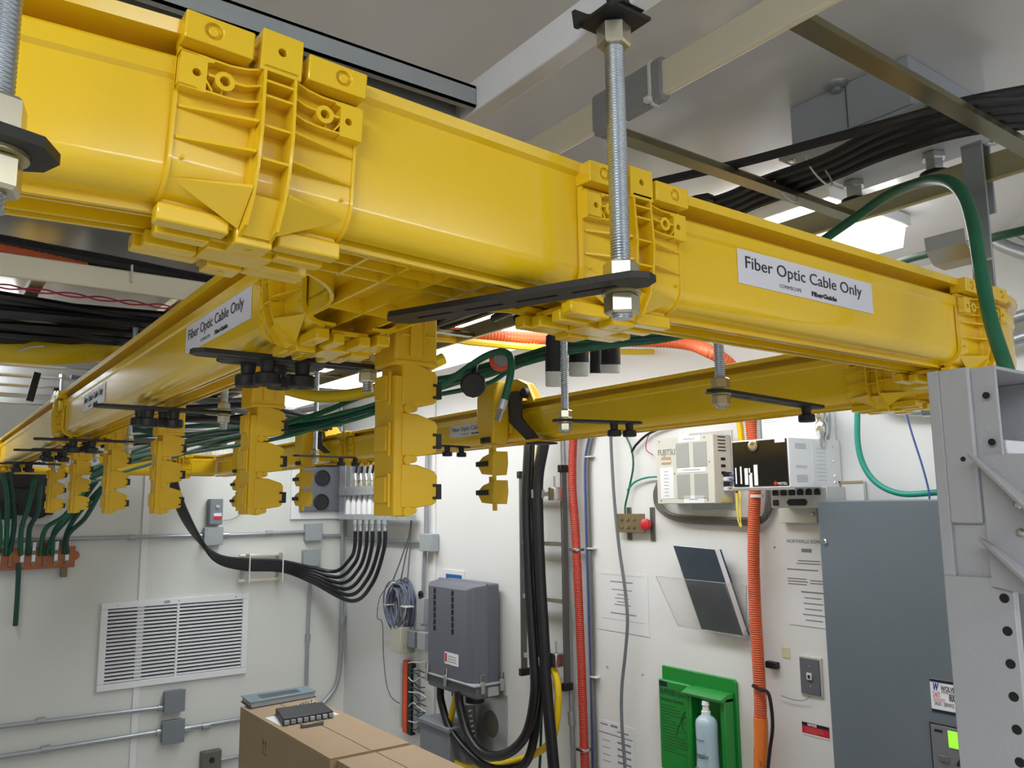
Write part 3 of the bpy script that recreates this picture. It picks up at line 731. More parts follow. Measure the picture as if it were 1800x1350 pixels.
# black and white twist-lock connectors
for i, (px, y0, ym_, y1, wpx, D) in enumerate(((975, 600, 653, 680, 34, 1.78), (1017, 600, 637, 662, 36, 1.85), (1047, 602, 658, 660, 22, 1.95), (1073, 592, 641, 656, 36, 1.9))):
    if i == 2: ym_ = 656
    p0 = at(px, y0-12, D); p1 = at(px, ym_, D); p2 = at(px, y1, D); r = wpx/2*D/F_PX
    t = thing('plug_connector', ('black plug with a wide white collar, leftmost of the hanging plugs', 'black plug with white collar, second of the hanging plugs', 'narrow black plug with a white top, third of the hanging plugs', 'black plug with a cream collar, rightmost of the hanging plugs')[i], 'connector', p2)
    ax = (p2-p0).normalized()
    MB().lathe(p0, ax, [(0, r*.7), (.004, r*.92), ((p1-p0).length, r)], 20).build('plug_body', 'black_plastic', t, world=True)
    if i != 2: MB().lathe(p1, ax, [(0, r*1.02), ((p2-p1).length-.002, r*.96), ((p2-p1).length, r*.8), ((p2-p1).length+.0005, .001)], 20).build('collar', 'zip_white', t, world=True)
    else: MB().lathe(at(px, y0+8, D), -ax, [(0, r*1.05), (.02, r*1.05), (.022, r*.5)], 20).build('collar', 'zip_white', t, world=True)
    MB().tube(spline([p0, p0+Vector((0, 0, .06)), p0+Vector((.03, .1, .10)), p0+Vector((.05, .3, .10))]), r*.5, 10).build('lead', 'black_cable', t, world=True)
# ducts crossing behind
corrugated('innerduct', 'orange plastic duct running behind the channels, bending down at its right end', [onY(560, 560, 2.3), onY(760, 583, 2.25), onY(900, 592, 2.2), onY(1060, 598, 2.08), onY(1190, 602, 1.9), at(1245, 617, 2.6), at(1290, 650, 2.62), at(1315, 705, 2.7)], .021, 'orange_duct', pitch=.012)
cable('innerduct', 'yellow duct running under the orange one behind the channels', [onY(700, 590, 2.1), onY(790, 596, 2.12), onY(845, 603, 2.14), onY(1000, 615, 2.2), onY(1150, 618, 2.25), onY(1290, 604, 2.2), onY(1420, 590, 2.0)], .012, 'yellow_cable', cat='conduit')
cable('innerduct', 'thick yellow duct sagging between the hanging outlets', [at(400, 664, 2.5), at(490, 682, 2.4), at(560, 697, 2.35), at(640, 690, 2.3), at(700, 668, 2.3), at(780, 630, 2.35)], .017, 'yellow_cable', cat='conduit', n=14)
cable('innerduct', 'thick yellow duct sagging at the left under the crossing rack', [onY(-120, 598, 2.62), onY(0, 610, 2.6), onY(90, 615, 2.58), onY(180, 609, 2.56), onY(260, 590, 2.56), onY(340, 556, 2.56)], .042, 'yellow_cable', cat='conduit', n=20)
for i in range(5):
    yy = 2.08+.035*i
    cable('power_cable', 'fat black cable lying on the crossing rack at the left', [(-1.4, yy, 2.69+.01*(i % 2)), (-.5, yy+.01, 2.70), (.1, yy, 2.685+.012*(i % 2)), (.5, yy+.02, 2.675), (.74, yy+.10, 2.67), (.80, yy+.5, 2.66)], .02, 'black_cable', group='fat black cables on the crossing rack', n=10)
corrugated('innerduct', 'orange duct just above the pale rail at the far left', [(-1.4, 2.05, 2.668), (-.3, 2.05, 2.672), (.1, 2.052, 2.664), (.3, 2.07, 2.655)], .014, 'orange_duct', pitch=.014, n=10)
for i in range(16):
    rnd = random.Random(50+i); yy = 2.14+.028*i; ph = rnd.random()*6
    cable('power_cable', 'dark cable crossing under the crossing rack at the left', [(-1.4+.36*k, yy+.03*math.sin(ph+k), 2.585-.010*(i % 3)+.012*math.sin(ph*2+k*1.3)) for k in range(7)], .011, 'black_cable', group='dark cables under the crossing rack')
for s in (0, PI):
    cable('red_wire', 'twisted red wire under the pale crossing rail', [(-.3+.035*k, 2.09+.005*math.sin(s+k*1.7), 2.592+.005*math.cos(s+k*1.7)) for k in range(28)], .002, 'red_wire', group='twisted red wires', n=6, k=3)
for i in range(12):
    rnd = random.Random(80+i); x0_ = .78+.045*i; ph = rnd.random()*6
    cable('power_cable', 'dark cable running away on the far part of the ladder rack', [(x0_+.03*math.sin(ph+k), 1.5+.5*k, 2.635+.006*(i % 3)) for k in range(7)], .011, ('black_cable', 'grey_cable', 'black_cable')[i % 3], group='dark cables on the far ladder rack')
for i in range(18):
    rnd = random.Random(400+i); yy = 3.0+.085*i; ph = rnd.random()*6; z0 = 2.44+.15*rnd.random()
    cable('power_cable', 'dark cable drooping across under the far ladder rack', [(.47+.16*k, yy+.04*math.sin(ph+k), z0+.02*math.sin(ph*2+k*1.3)-.03*math.sin(PI*k/6)) for k in range(7)], .009, ('black_cable', 'grey_cable', 'black_cable', 'green_dark')[i % 4], group='dark cables drooping under the far rack')
for i, (Y, z) in enumerate(((2.75, 2.50), (3.15, 2.47), (3.55, 2.46), (3.95, 2.44), (4.3, 2.42))):
    tag(MB().box(.47, 1.33, Y, Y+.03, z, z+.025).build('overhead_strut', 'aluminium' if i % 2 else 'dark_steel', bevel=.003), 'strut crossing low under the far ladder rack between the two channel runs', 'strut', 'struts crossing low under the far ladder rack')
tag(MB().beam(onY(66, 655, 2.9), onY(52, 705, 2.9), .012, .02).build('cable_strap', 'black_plastic'), 'black strap hanging between the silver struts at the far left', 'strap')
# pale zip tie on the black cables at the left
tag(MB().beam(onY(232, 466, 2.02), onY(231, 496, 2.02), .008, .004).build('cable_tie', 'zip_white'), 'white cable tie standing on the fat black cables at the left', 'cable tie')
tag(MB().tube([onY(32, 618, 2.5), onY(52, 610, 2.5), onY(78, 608, 2.5)], .003, 6).build('cable_tie', 'zip_white'), 'loose end of a white cable tie over the sagging yellow duct', 'cable tie')

# ================================================================== HANGING OUTLETS (segmented drops)
def drop_outlet(label, M, ztop=.105, zbot=-.190, hood=True, group=None, lower_gap=0):
    # local: x across (away from the channel side), y along the channel (negative = towards the viewer), z up from the channel underside
    t = thing('drop_outlet', label, 'cable outlet', M, group)
    w, d = .056, .052
    def shell(z0, z1, k_):
        mb = MB()
        P = [(.010, z1), (.030, z1-.001), (.052, z1-.008), (.0555, z1-.013), (.0545, z0+.006), (.050, z0+.003), (.030, z0), (.010, z0)]
        back = [(x*(1 if x < .02 else .97), z) for x, z in P]
        mb.rings([[(x, 0, z) for x, z in P], [(x+.0012*(x > .03), d*.5, z) for x, z in P], [(x, d, z) for x, z in back]])
        s = mb.build('segment', 'drop_yellow', t, bevel=.0016)
        k = MB(); zc = (z0+z1)/2-.006; k.box(.0535, .0600, -.0015, .008, zc-.009, zc+.008); k.box(.0490, .0560, -.0020, .001, zc-.009, zc-.006); k.box(.0490, .0560, -.0020, .001, zc+.005, zc+.008)
        k.build('clip', 'black_plastic', s, bevel=.0006)
        k = MB(); k.box(-.0045, .001, .012, .040, zc-.012, zc+.016); k.box(-.0025, .001, .008, .012, zc-.018, zc+.020); k.build('hinge', 'drop_yellow', s, bevel=.001)
        return s
    if hood:
        mb = MB()
        mb.box(0, .055, 0, d, -.023, ztop-.02); mb.box(-.055, .052, .004, d-.004, ztop-.018, ztop+.012)
        s = mb.build('hood', 'drop_yellow', t, bevel=.003)
        k = MB(); k.box(.018, .036, -.0035, .001, -.012, .052); k.box(.006, .018, -.0018, .001, .010, .013); k.box(.036, .052, -.0018, .001, .010, .013); k.box(.0, .055, -.002, .001, -.022, -.018); k.box(.0345, .036, -.005, .001, -.012, .052)
        k.build('rib', 'drop_yellow', s, bevel=.0006)
        k = MB(); k.box(.0, .002, -.0002, -.0001, 0, .001)
    sp = MB(); sp.box(.001, .0135, .002, d-.002, zbot, -.035)
    sp.build('spine', 'drop_yellow', t, bevel=.0015)
    n = 3; top = -.020; h = (top-zbot)/n
    for i in range(n):
        z1 = top-i*h; z0 = z1-h+.0085
        s = shell(z0, z1, i)
        j = MB(); j.cyl((.017, -.001, z0-.004), (.017, d*.6, z0-.004), .0055, 12); j.cyl((.026, .002, z0-.003), (.026, d*.5, z0-.003), .0042, 12)
        j.build('link', 'drop_yellow', t)
    return t
Mdrop = lambda x, y: Matrix.Translation((x, y, ZT))
D0 = drop_outlet('largest yellow segmented outlet, hanging just behind the tip of the long slotted bar', Mdrop(.428, .800))
for y, lb in ((1.27, 'yellow segmented outlet hanging second along the left channel run'), (1.86, 'yellow segmented outlet hanging third along the left channel run'),
              (2.40, 'yellow segmented outlet hanging fourth along the left channel run'), (2.96, 'yellow segmented outlet hanging fifth along the left run, before the dark fan'), (3.48, 'smallest yellow segmented outlet, hanging last in the left run')):
    copy_thing(D0, Mdrop(.428, y), lb)
def side_outlet(label, px, seg_top, M=None):
    """outlet on the room side of the wall run: saddle over the side wall, wide throat, hanging segments"""
    p = onX(px, 700, EX-.06)
    x0_, y0 = EX-.066, p.y
    t = thing('side_outlet', label, 'cable outlet', (x0_, y0, ZT))
    mb = MB()
    mb.rings([[(.012, 0, .165), (.066, 0, .172), (.066, .085, .172), (.012, .085, .165)], [(0, 0, .125), (.066, 0, .125), (.066, .09, .125), (0, .09, .125)], [(-.002, .004, .05), (.058, .004, .05), (.058, .088, .05), (-.002, .088, .05)], [(.004, .014, -.012), (.052, .014, -.012), (.052, .074, -.012), (.004, .074, -.012)]])
    h = mb.build('hood', 'drop_yellow', t, bevel=.005)
    MB().prism([(.060, .110), (.062, .165), (.10, .178), (.14, .170), (.172, .130), (.176, .105), (.165, .105), (.07, .110)], .0, .09, 'xzy').build('saddle', 'drop_yellow', t, bevel=.004)
    pr = [(-.115, .100), (-.085, .150), (-.04, .170), (.0, .172), (.0, .02), (-.008, .075), (-.030, .110), (-.06, .122), (-.095, .100)]
    MB().prism(pr, .050, .062, 'yzx').build('arch', 'drop_yellow', t, bevel=.001)
    k = MB(); k.box(-.006, -.001, .02, .062, -.006, .010); k.box(-.008, -.005, .046, .060, -.004, .008); k.build('clip', 'black_plastic', h, bevel=.001)
    k = MB(); k.box(-.003, .001, .006, .030, .03, .085); k.build('rib', 'drop_yellow', h, bevel=.001)
    for i in range(2):
        z1 = -.030-i*.080; z0 = z1-.066
        mb = MB()
        mb.rings([[(0, .010, z0), (.046, .006, z0), (.046, .054, z0), (0, .066, z0+.004)], [(-.004, .004, (z0+z1)/2), (.050, .004, (z0+z1)/2), (.050, .070, (z0+z1)/2), (-.004, .084, (z0+z1)/2)], [(0, .004, z1), (.048, .004, z1), (.048, .046, z1-.002), (0, .060, z1-.014)]])
        s = mb.build('segment', 'drop_yellow', t, bevel=.0018)
        k = MB(); k.box(-.009, -.002, .026, .082, (z0+z1)/2-.008, (z0+z1)/2+.006); k.build('clip', 'black_plastic', s, bevel=.001)
        j = MB(); j.cyl((.008, .014, z1-.003), (.008, .014, z1+.019), .006, 10); j.cyl((.008, .032, z1-.006), (.008, .032, z1+.010), .005, 10)
        j.build('link', 'drop_yellow', t)
    MB().cyl((.008, .012, -.176-.018), (.008, .012, -.172), .007, 10).build('link', 'drop_yellow', t)
    return t, y0
for px, lb in ((872, 'yellow side outlet on the wall-side channel in front of the bright wall'), (537, 'yellow side outlet far along the wall-side channel, before the two round vents'), (425, 'farthest yellow side outlet of the wall-side channel')):
    t, y0 = side_outlet(lb, px, 0)
# black offset brackets lying against the side of the wall run
for lb, kp, out, r in (('nearer', (925, 691), [(893, 700), (899, 688), (911, 687), (917, 696), (917, 734), (947, 770), (925, 773), (895, 742)], .013), ('farther', (575, 752), [(556, 762), (560, 758), (566, 759), (566, 782), (580, 796), (570, 797), (556, 785)], .013)):
    q4 = [onX(*p, EX-.034) for p in out]
    q = thing('offset_bracket', 'black cranked bracket beside the '+lb+' yellow side outlet', 'bracket', q4[0])
    MB().prism([(v.y, v.z) for v in q4], EX-.036, EX-.030, 'yzx').build('crank', 'black_metal', q, world=True, bevel=.0008)
    k = onX(*kp, EX-.02); MB().lathe((EX-.001, k.y, k.z), (-1, 0, 0), [(0, .009), (.018, .009), (.019, r*1.1), (.030, r*1.1), (.032, .004)], 14).build('knob', 'black_plastic', q, world=True)
    z_ = q4[-2].z; MB().box(EX-.036, EX+.03, min(q4[5].y, q4[6].y), max(q4[5].y, q4[6].y), 2.262, 2.267).build('foot', 'black_metal', q, world=True)
# ================================================================== RIGHT WALL
def rect_thing(name, label, cat, pl, pr, off, px_c=None):
    """a thing on the right wall whose front plane (XW-off) covers pixels pl (top left) to pr (bottom right)"""
    a = onX(*pl, XW-off); b = onX(*pr, XW-off)
    t = thing(name, label, cat, FR((XW, a.y, b.z), (0, -1, 0), (0, 0, 1)))
    return t, a.y-b.y, a.z-b.z
# vertical cable ladder with black power cables
def wy(px, py, off=0): return onX(px, py, XW-off)
t = thing('vertical_ladder_rack', 'narrow vertical ladder rack with black end caps behind the fat black cables', 'cable rack', wy(960, 1000, .05))
for (px, y0, y1) in ((918, 833, 1182), (992, 822, 1208)):
    a = wy(px, (y0+y1)/2, .06); zt = wy(px, y0, .06).z; zb = wy(px, y1, .06).z
    MB().box(XW-.070, XW-.040, a.y-.006, a.y+.006, zb, zt).build('side_rail', 'dark_steel', t, world=True, bevel=.002)
    for z0, z1 in ((zt-.02, zt+.012), (zb-.012, zb+.02)): MB().box(XW-.079, XW-.031, a.y-.011, a.y+.011, z0, z1).build('end_cap', 'black_plastic', t, world=True, bevel=.003)
ya, yb = wy(918, 1000, .06).y, wy(992, 1000, .06).y
for py in (955, 1053, 868, 1160):
    z = wy(960, py, .06).z
    MB().box(XW-.065, XW-.045, yb, ya, z-.010, z+.010).build('rung', 'aluminium', t, world=True, bevel=.002)
for py, px in ((868, 975), (1160, 978)):
    p = wy(px, py, .10); MB().box(XW-.12, XW-.075, p.y-.022, p.y+.022, p.z-.028, p.z+.028).build('clamp', 'steel', t, world=True, bevel=.004)
    MB().cyl((XW-.10, p.y, p.z+.028), (XW-.10, p.y, p.z+.075), .004, 8).build('bolt', 'steel', t, world=True)
    q = wy(px-25, py, .115)
    MB().pipe((XW-.13, q.y, q.z-.018), (0, 0, 1), .036, .029, .0262, 20).build('cable_clamp', 'aluminium', t, world=True)
wc = lambda pts, off: [onX(px, py, XW-off) for px, py in pts]
cable('power_cable', 'fat black cable left on the vertical ladder, looping up to the grey enclosure', [onX(930, 700, XW-.13)]+wc([(929, 780), (925, 870), (927, 960), (932, 1060), (938, 1150), (940, 1220), (925, 1290), (890, 1325), (850, 1325), (822, 1290), (808, 1240), (806, 1215)], .16), .021, 'black_cable', n=14)
cable('power_cable', 'second fat black cable left on the vertical ladder, behind the first', wc([(936, 700), (933, 780), (929, 900), (934, 1000), (940, 1100), (946, 1180), (944, 1260), (930, 1330), (905, 1350), (850, 1345), (796, 1290), (776, 1235), (774, 1205)], .12), .019, 'black_cable', n=14)
cable('power_cable', 'fat black cable held by silver clamps, running straight down past the yellow hose', wc([(964, 700), (957, 775), (946, 840), (946, 920), (950, 1020), (956, 1120), (960, 1200), (968, 1290), (976, 1380)], .135), .024, 'black_cable', n=14)
cable('earth_cable', 'thin green cable between the fat black cables', wc([(936, 850), (941, 980), (948, 1100), (952, 1200), (950, 1320), (945, 1400)], .075), .006, 'green_dark')
cable('yellow_hose', 'yellow hose bowing out behind the clamped black cable at the bottom', wc([(950, 780), (944, 830), (948, 900), (960, 1130), (978, 1190), (981, 1240), (970, 1300), (930, 1330), (870, 1345), (820, 1348), (795, 1330), (790, 1280), (800, 1230), (803, 1200)], .10), .015, 'yellow_cable', cat='hose', n=12)
t = thing('wall_conduit', 'grey conduit running down beside the red duct', 'conduit', wy(1000, 1000, .03))
MB().tube(spline(wc([(988, 690), (990, 800), (995, 950), (1001, 1100), (1005, 1250), (1010, 1400)], .03)), .012, 12).build('pipe', 'grey_conduit', t, world=True)
MB().cyl(wy(1004, 1250, .03), wy(1006, 1275, .03), .016, 14).build('coupling', 'grey_conduit', t, world=True)
corrugated('innerduct', 'red plastic duct running down the right wall, left of the blue cables', wc([(1014, 700), (1008, 770), (1006, 850), (1012, 940), (1017, 1050), (1022, 1170), (1025, 1260), (1030, 1400)], .045), .0175, 'red_duct', pitch=.008)
for px, py in ((1010, 765), (1013, 966), (1026, 1317)):
    p = wy(px, py, .045); tag(MB().box(XW-.068, XW-.02, p.y-.024, p.y+.024, p.z-.006, p.z+.006).build('duct_clip', 'steel', bevel=.002), 'shiny clip on the red duct '+('near its top' if py < 800 else 'halfway down' if py < 1000 else 'near the bottom of the photo'), 'clip')
for i, (dx, m) in enumerate(((-1, 'blue_cable'), (5, 'taupe_cable'), (3, 'grey_cable'))):
    cable('data_cable', ('bright blue', 'grey', 'outer grey')[i]+' cable in the bundle right of the red duct', wc([(1050+dx, 700), (1040+dx, 755), (1030+dx, 810), (1031+dx, 900), (1034+dx, 1000), (1037+dx, 1100), (1040+dx*.7, 1200), (1042+dx, 1300), (1044+dx, 1400)], .012+.002*i), .006, m)
for px, py in ((1033, 803), (1036, 964), (1042, 1190)):
    p = wy(px, py, .02); tag(MB().box(XW-.026, XW-.001, p.y-.025, p.y+.012, p.z-.003, p.z+.003).build('cable_tie', 'zip_white', bevel=.001), 'white tie round the blue cable bundle, '+('uppermost' if py < 900 else 'middle' if py < 1000 else 'lowest'), 'cable tie')
cable('data_cable', 'single grey cable snaking down in front of the left paper sign', wc([(1072, 720), (1075, 800), (1080, 880), (1088, 960), (1098, 1030), (1103, 1090), (1099, 1150), (1093, 1210), (1093, 1270), (1098, 1340), (1102, 1400)], .03), .0065, 'grey_cable')
cable('earth_cable', 'thin green wire from the channel down to the bronze ground bar', wc([(1085, 735), (1098, 762), (1110, 790), (1113, 820), (1106, 858), (1099, 890), (1100, 912)], .02), .0042, 'green_cable', n=6)
cable('earth_cable', 'thin teal wire joining the green one from the beige chassis', wc([(1103, 862), (1115, 848), (1135, 840), (1158, 838)], .02), .004, 'teal_cable', n=6)
cable('data_cable', 'thin dark wires sweeping right above the beige chassis', wc([(1110, 795), (1120, 780), (1145, 760), (1200, 742), (1260, 733), (1310, 728)], .02), .005, 'black_cable', n=6)
cable('data_cable', 'thin pinkish wire curling down left of the beige chassis', wc([(1150, 752), (1138, 770), (1136, 790), (1148, 800)], .02), .002, 'red_wire', n=6)
t, w_, h_ = rect_thing('ground_bar', 'bronze ground bar with a red knob on the right wall', 'ground bar', (1083, 903), (1133, 937), .03)
MB().box(0, w_, 0, h_, .024, .03).build('bar', 'bronze', t, bevel=.001)
for i in range(6): MB().lathe((w_*(.2+.22*(i % 3)), h_*(.3+.4*(i//3)), .03), (0, 0, 1), [(0, .007), (.004, .007), (.005, .001)], 6).build('bolt', 'bronze', t, sharp=20)
for x in (.3, 1.12):
    MB().box(w_*x-.012, w_*x+.012, -.03, h_+.025, 0, .006).build('wall_bracket', 'dark_steel', t, bevel=.002)
MB().lathe((w_*1.05, h_*.45, .024), (0, 0, 1), [(-.015, .012), (0, .022), (.014, .022), (.02, .012), (.021, .001)], 18).build('knob', 'red_plastic', t)

# beige transport chassis
def wall_box(name, label, cat, pl, pr, depth, m, bevel=.003):
    t, w_, h_ = rect_thing(name, label, cat, pl, pr, depth)
    MB().box(0, w_, 0, h_, .004, depth).build('case', m, t, bevel=bevel)
    return t, w_, h_
dp = .10
t, w_, h_ = wall_box('transport_chassis', 'beige wall-mounted chassis with four vent panels and paper strips', 'electronics', (1152, 772), (1258, 885), dp, 'beige')
MB().box(w_*.3, w_*1.02, -.02, h_+.018, 0, .006).build('mounting_plate', 'aluminium', t, bevel=.001)
for i in range(2):
    for j in range(2):
        x0_ = w_*(.37+.30*i); y0_ = h_*(.08+.46*j); mb = MB()
        mb.box(x0_, x0_+w_*.22, y0_, y0_+h_*.36, dp, dp+.001)
        for k in range(16): mb.box(x0_, x0_+w_*.22, y0_+h_*.36*(k+.1)/16, y0_+h_*.36*(k+.55)/16, dp+.001, dp+.0022)
        mb.build('vent_panel', 'vent_grey', t)
Mf = WM[t.name] @ Matrix.Translation((0, 0, dp+.0012))
text_mesh('lettering', 'FUJITSU', h_*.13, Mf @ Matrix.Translation((w_*.04, h_*.74, 0)), 'ink_grey', t, sx=.8)
MB().box(w_*.10, w_*.27, h_*.60, h_*.71, dp, dp+.0012).build('bar_label', 'tan_wood', t)
MB().box(w_*.10, w_*.27, h_*.635, h_*.655, dp+.0012, dp+.0018).build('bar_label_stripe', 'paper', t)
s_ = MB().box(w_*.07, w_*.31, h_*.08, h_*.55, dp, dp+.0012).build('paper_strip', 'paper', t)
for k in range(8): MB().box(w_*.14, w_*.22, h_*(.12+.052*k), h_*(.127+.052*k), dp+.0013, dp+.0017).build('writing_line', 'ink_grey', s_)
for x0_, y0_, x1_, y1_ in ((.42, .91, .80, 1.0), (.38, .46, .87, .53), (.48, .01, .82, .12)):
    s_ = MB().box(w_*x0_, w_*x1_, h_*y0_, h_*y1_, dp, dp+.0012).build('paper_strip', 'paper', t)
    MB().box(w_*(x0_+.09), w_*(x1_-.1), h_*(y0_+y1_)/2-.001, h_*(y0_+y1_)/2+.001, dp+.0013, dp+.0017).build('writing_line', 'ink_grey', s_)
for x, y in ((.07, .95), (.86, .96), (.88, .05), (.07, .05), (.93, .6), (.33, .45)): MB().lathe((w_*x, h_*y, dp), (0, 0, 1), [(0, .0035), (.0015, .0025)], 10).build('screw', 'steel', t)
for k in range(5): MB().box(w_, w_+.0015, h_*(.97-.05*k), h_*(.955-.05*k), dp*.35, dp*.75).build('port', 'slot', t)
for k in range(3): MB().box(w_, w_+.002, h_*(.66-.1*k), h_*(.62-.1*k), dp*.4, dp*.62).build('port', 'slot', t)
for k in range(4):
    y = h_*(.42-.07*k)
    c_ = MB().box(w_, w_+.018, y-.007, y+.007, dp*.30, dp*.55).build('fibre_plug', 'black_plastic' if k % 2 == 0 else 'white_plastic', t, bevel=.001)
    MB().cyl((w_+.018, y, dp*.42), (w_+.055, y-.012, dp*.5), .0032, 8).build('plug_boot', 'blue_cable', c_)
MB().box(w_, w_+.002, h_*.02, h_*.07, dp*.2, dp*.7).build('warning_label', 'sticker_yellow', t)
# fibre jumpers
for i in range(4):
    cable('fiber_jumper', 'yellow fibre jumper drooping between the two chassis', [wy(1290-2*i, 852+3*i, .06), wy(1299+i, 865, .06), wy(1302-i, 900, .06), wy(1301+i, 926, .06), wy(1297, 905+i*3, .055), wy(1296-i, 870, .05), wy(1290, 855, .05)], .0018, 'yellow_fiber', group='yellow fibre jumpers', n=6)
# smoked-door shelf
dp = .27
t, w_, h_ = wall_box('repeater_shelf', 'white chassis with a smoked dark front door and round silver lock', 'electronics', (1286, 776), (1390, 857), dp, 'white_plastic')
MB().box(.004, w_-.004, .006, h_-.004, dp, dp+.004).build('smoked_door', 'smoke', t, bevel=.001)
MB().box(0, w_, -.006, .004, dp-.02, dp+.006).build('door_sill', 'aluminium', t, bevel=.001)
MB().lathe((w_*.42, h_*.87, dp+.004), (0, 0, 1), [(0, .017), (.006, .017), (.008, .013), (.008, .008), (.006, .001)], 22).build('lock', 'steel', t)
for x, y0_, y1_, ww in ((.06, .10, .44, .022), (.15, .10, .46, .026), (.23, .08, .42, .06), (.31, .28, .42, .02), (.31, .02, .32, .055), (.40, .06, .48, .065)):
    MB().box(w_*x, w_*(x+ww), h_*y0_, h_*y1_, dp+.004, dp+.005).build('card_label', 'paper', t)
MB().box(w_*.79, w_*.96, h_*.90, h_*.97, dp+.004, dp+.005).build('card_label', 'paper', t)
Mf = WM[t.name] @ Matrix.Translation((0, 0, dp+.0045))
text_mesh('lettering', 'WESTELL', h_*.075, Mf @ Matrix.Translation((w_*.80, h_*.06, 0)), 'label_white', t, sx=.75)
MB().prism([(w_*.73, h_*.09), (w_*.765, h_*.05), (w_*.80, h_*.09), (w_*.765, h_*.14)], dp+.004, dp+.0048).build('logo_mark', 'red_plastic', t)
side = MB().box(w_, w_+.001, h_*.06, h_*.93, dp*.30, dp*.58).build('side_label', 'paper', t)
for k in range(9): MB().box(w_+.001, w_+.0014, h_*(.15+.08*k), h_*(.155+.08*k), dp*.33, dp*.5).build('writing_line', 'ink_grey', side)
for y0_, n in ((.78, 4), (.40, 2), (.12, 5)):
    for k in range(n): MB().box(w_, w_+.0006, h_*(y0_-.0+.03*k), h_*(y0_+.008+.03*k), dp*.68, dp*.88).build('writing_line', 'ink_grey', t)
for y in (.85, .55, .25, .12): MB().lathe((w_, h_*y, dp*.16), (1, 0, 0), [(0, .004), (.002, .003)], 8).build('screw', 'steel', t)
# power strip panel below the shelf
t, w_, h_ = wall_box('power_strip', 'silver panel with a row of black sockets under the smoked chassis', 'power strip', (1354, 858), (1455, 893), .12, 'aluminium', .002)
for k in range(6): MB().prism([(w_*(.04+.15*k), h_*.62), (w_*(.15+.15*k), h_*.62), (w_*(.15+.15*k), h_*.84), (w_*(.12+.15*k), h_*.92), (w_*(.07+.15*k), h_*.92), (w_*(.04+.15*k), h_*.84)], .12, .124).build('socket', 'black_plastic', t, bevel=.002)
MB().box(w_*.04, w_*.14, h_*.12, h_*.42, .12, .124).build('socket', 'black_plastic', t, bevel=.002)
MB().prism([(w_*.30, h_*.28), (w_*.34, h_*.12), (w_*.62, h_*.12), (w_*.66, h_*.28), (w_*.62, h_*.44), (w_*.34, h_*.44)], .12, .126).build('connector', 'black_plastic', t, bevel=.002)
t, w_, h_ = wall_box('cover_plate', 'small pale plate with a screw under the silver socket panel', 'plate', (1368, 893), (1436, 920), .03, 'beige', .002)
MB().lathe((w_*.93, h_*.6, .03), (0, 0, 1), [(0, .007), (.01, .006), (.011, .001)], 12).build('bolt', 'steel', t)
# bright white box above it with chains of connectors
t, w_, h_ = wall_box('wall_cabinet', 'bright white box on the wall above the smoked chassis', 'cabinet', (1337, 727), (1440, 792), .10, 'white_plastic')
for k in range(3): MB().box(w_*.05, w_*(.18+.05*k), h_*(.86-.05*k), h_*(.868-.05*k), .10, .1006).build('writing_line', 'ink_grey', t)
cable('flex_conduit', 'grey flexible conduit curving over the bright white box', wc([(1336, 780), (1336, 740), (1348, 715), (1375, 705), (1430, 708), (1452, 722), (1455, 750), (1452, 775)], .05), .010, 'grey_conduit', cat='conduit', n=10)
p = wy(1444, 745, .10)
tag(MB().lathe(p, (0, 0, -1), [(-.05, .012), (-.03, .018), (-.01, .013), (.0, .019), (.03, .019), (.04, .012), (.07, .010)], 14).build('conduit_fitting', 'steel'), 'silver conduit fitting on the right of the bright white box', 'fitting')
# grey hoses looping under the chassis
for i in range(3):
    cable('flex_cable', 'dark grey hose looping under the beige chassis', wc([(1158, 846+4*i), (1151+3*i, 868), (1156+3*i, 892-2*i), (1178, 909-3*i), (1210, 917-4*i), (1270, 920-4*i), (1330, 920-4*i), (1350-3*i, 905), (1357-4*i, 880), (1357-4*i, 850)], .02+.004*i), .0068, 'taupe_cable', group='dark grey hoses under the beige chassis', n=8)
# orange corrugated duct down to a printed sleeve
corrugated('innerduct', 'orange corrugated duct running down between the binder holder and the wall plate', wc([(1316, 690), (1320, 740), (1325, 790), (1327, 860), (1325, 920), (1325, 1000), (1328, 1080), (1332, 1150), (1336, 1220), (1337, 1266)], .045), .0195, 'orange_duct', pitch=.0072, n=18)
t = thing('duct_sleeve', 'smooth orange printed sleeve at the foot of the orange corrugated duct', 'conduit', wy(1338, 1300, .045))
MB().tube(spline(wc([(1337, 1262), (1338, 1300), (1337, 1380)], .045)), .0225, 20).build('sleeve', 'orange_label', t, world=True)
q = wy(1338, 1380, .069)
for dy, s_, sz in ((.013, 'OPTIC CABLE', .017), (-.005, '1" ADS  A2 105', .011), (-.016, 'COMM DUCT', .010)):
    text_mesh('lettering', s_, sz, FR((q.x+abs(dy)*.35, q.y+dy, q.z), (0, 0, 1), (0, 1, 0)), 'ink', t)
p = wy(1330, 872, .045); tag(MB().pipe((p.x, p.y, p.z-.005), (0, 0, 1), .010, .0225, .0205, 18).build('cable_tie', 'zip_white'), 'white tie round the orange duct below the smoked chassis', 'cable tie')
cable('innerduct', 'short yellow duct left of the orange one above the smoked chassis', wc([(1294, 690), (1299, 735), (1304, 780), (1306, 800)], .05), .011, 'yellow_cable', cat='conduit')
cable('power_cable', 'black cable tied to the orange printed sleeve', wc([(1323, 1205), (1337, 1212), (1350, 1218), (1356, 1245), (1358, 1280), (1353, 1320), (1348, 1370)], .07), .0058, 'black_cable')

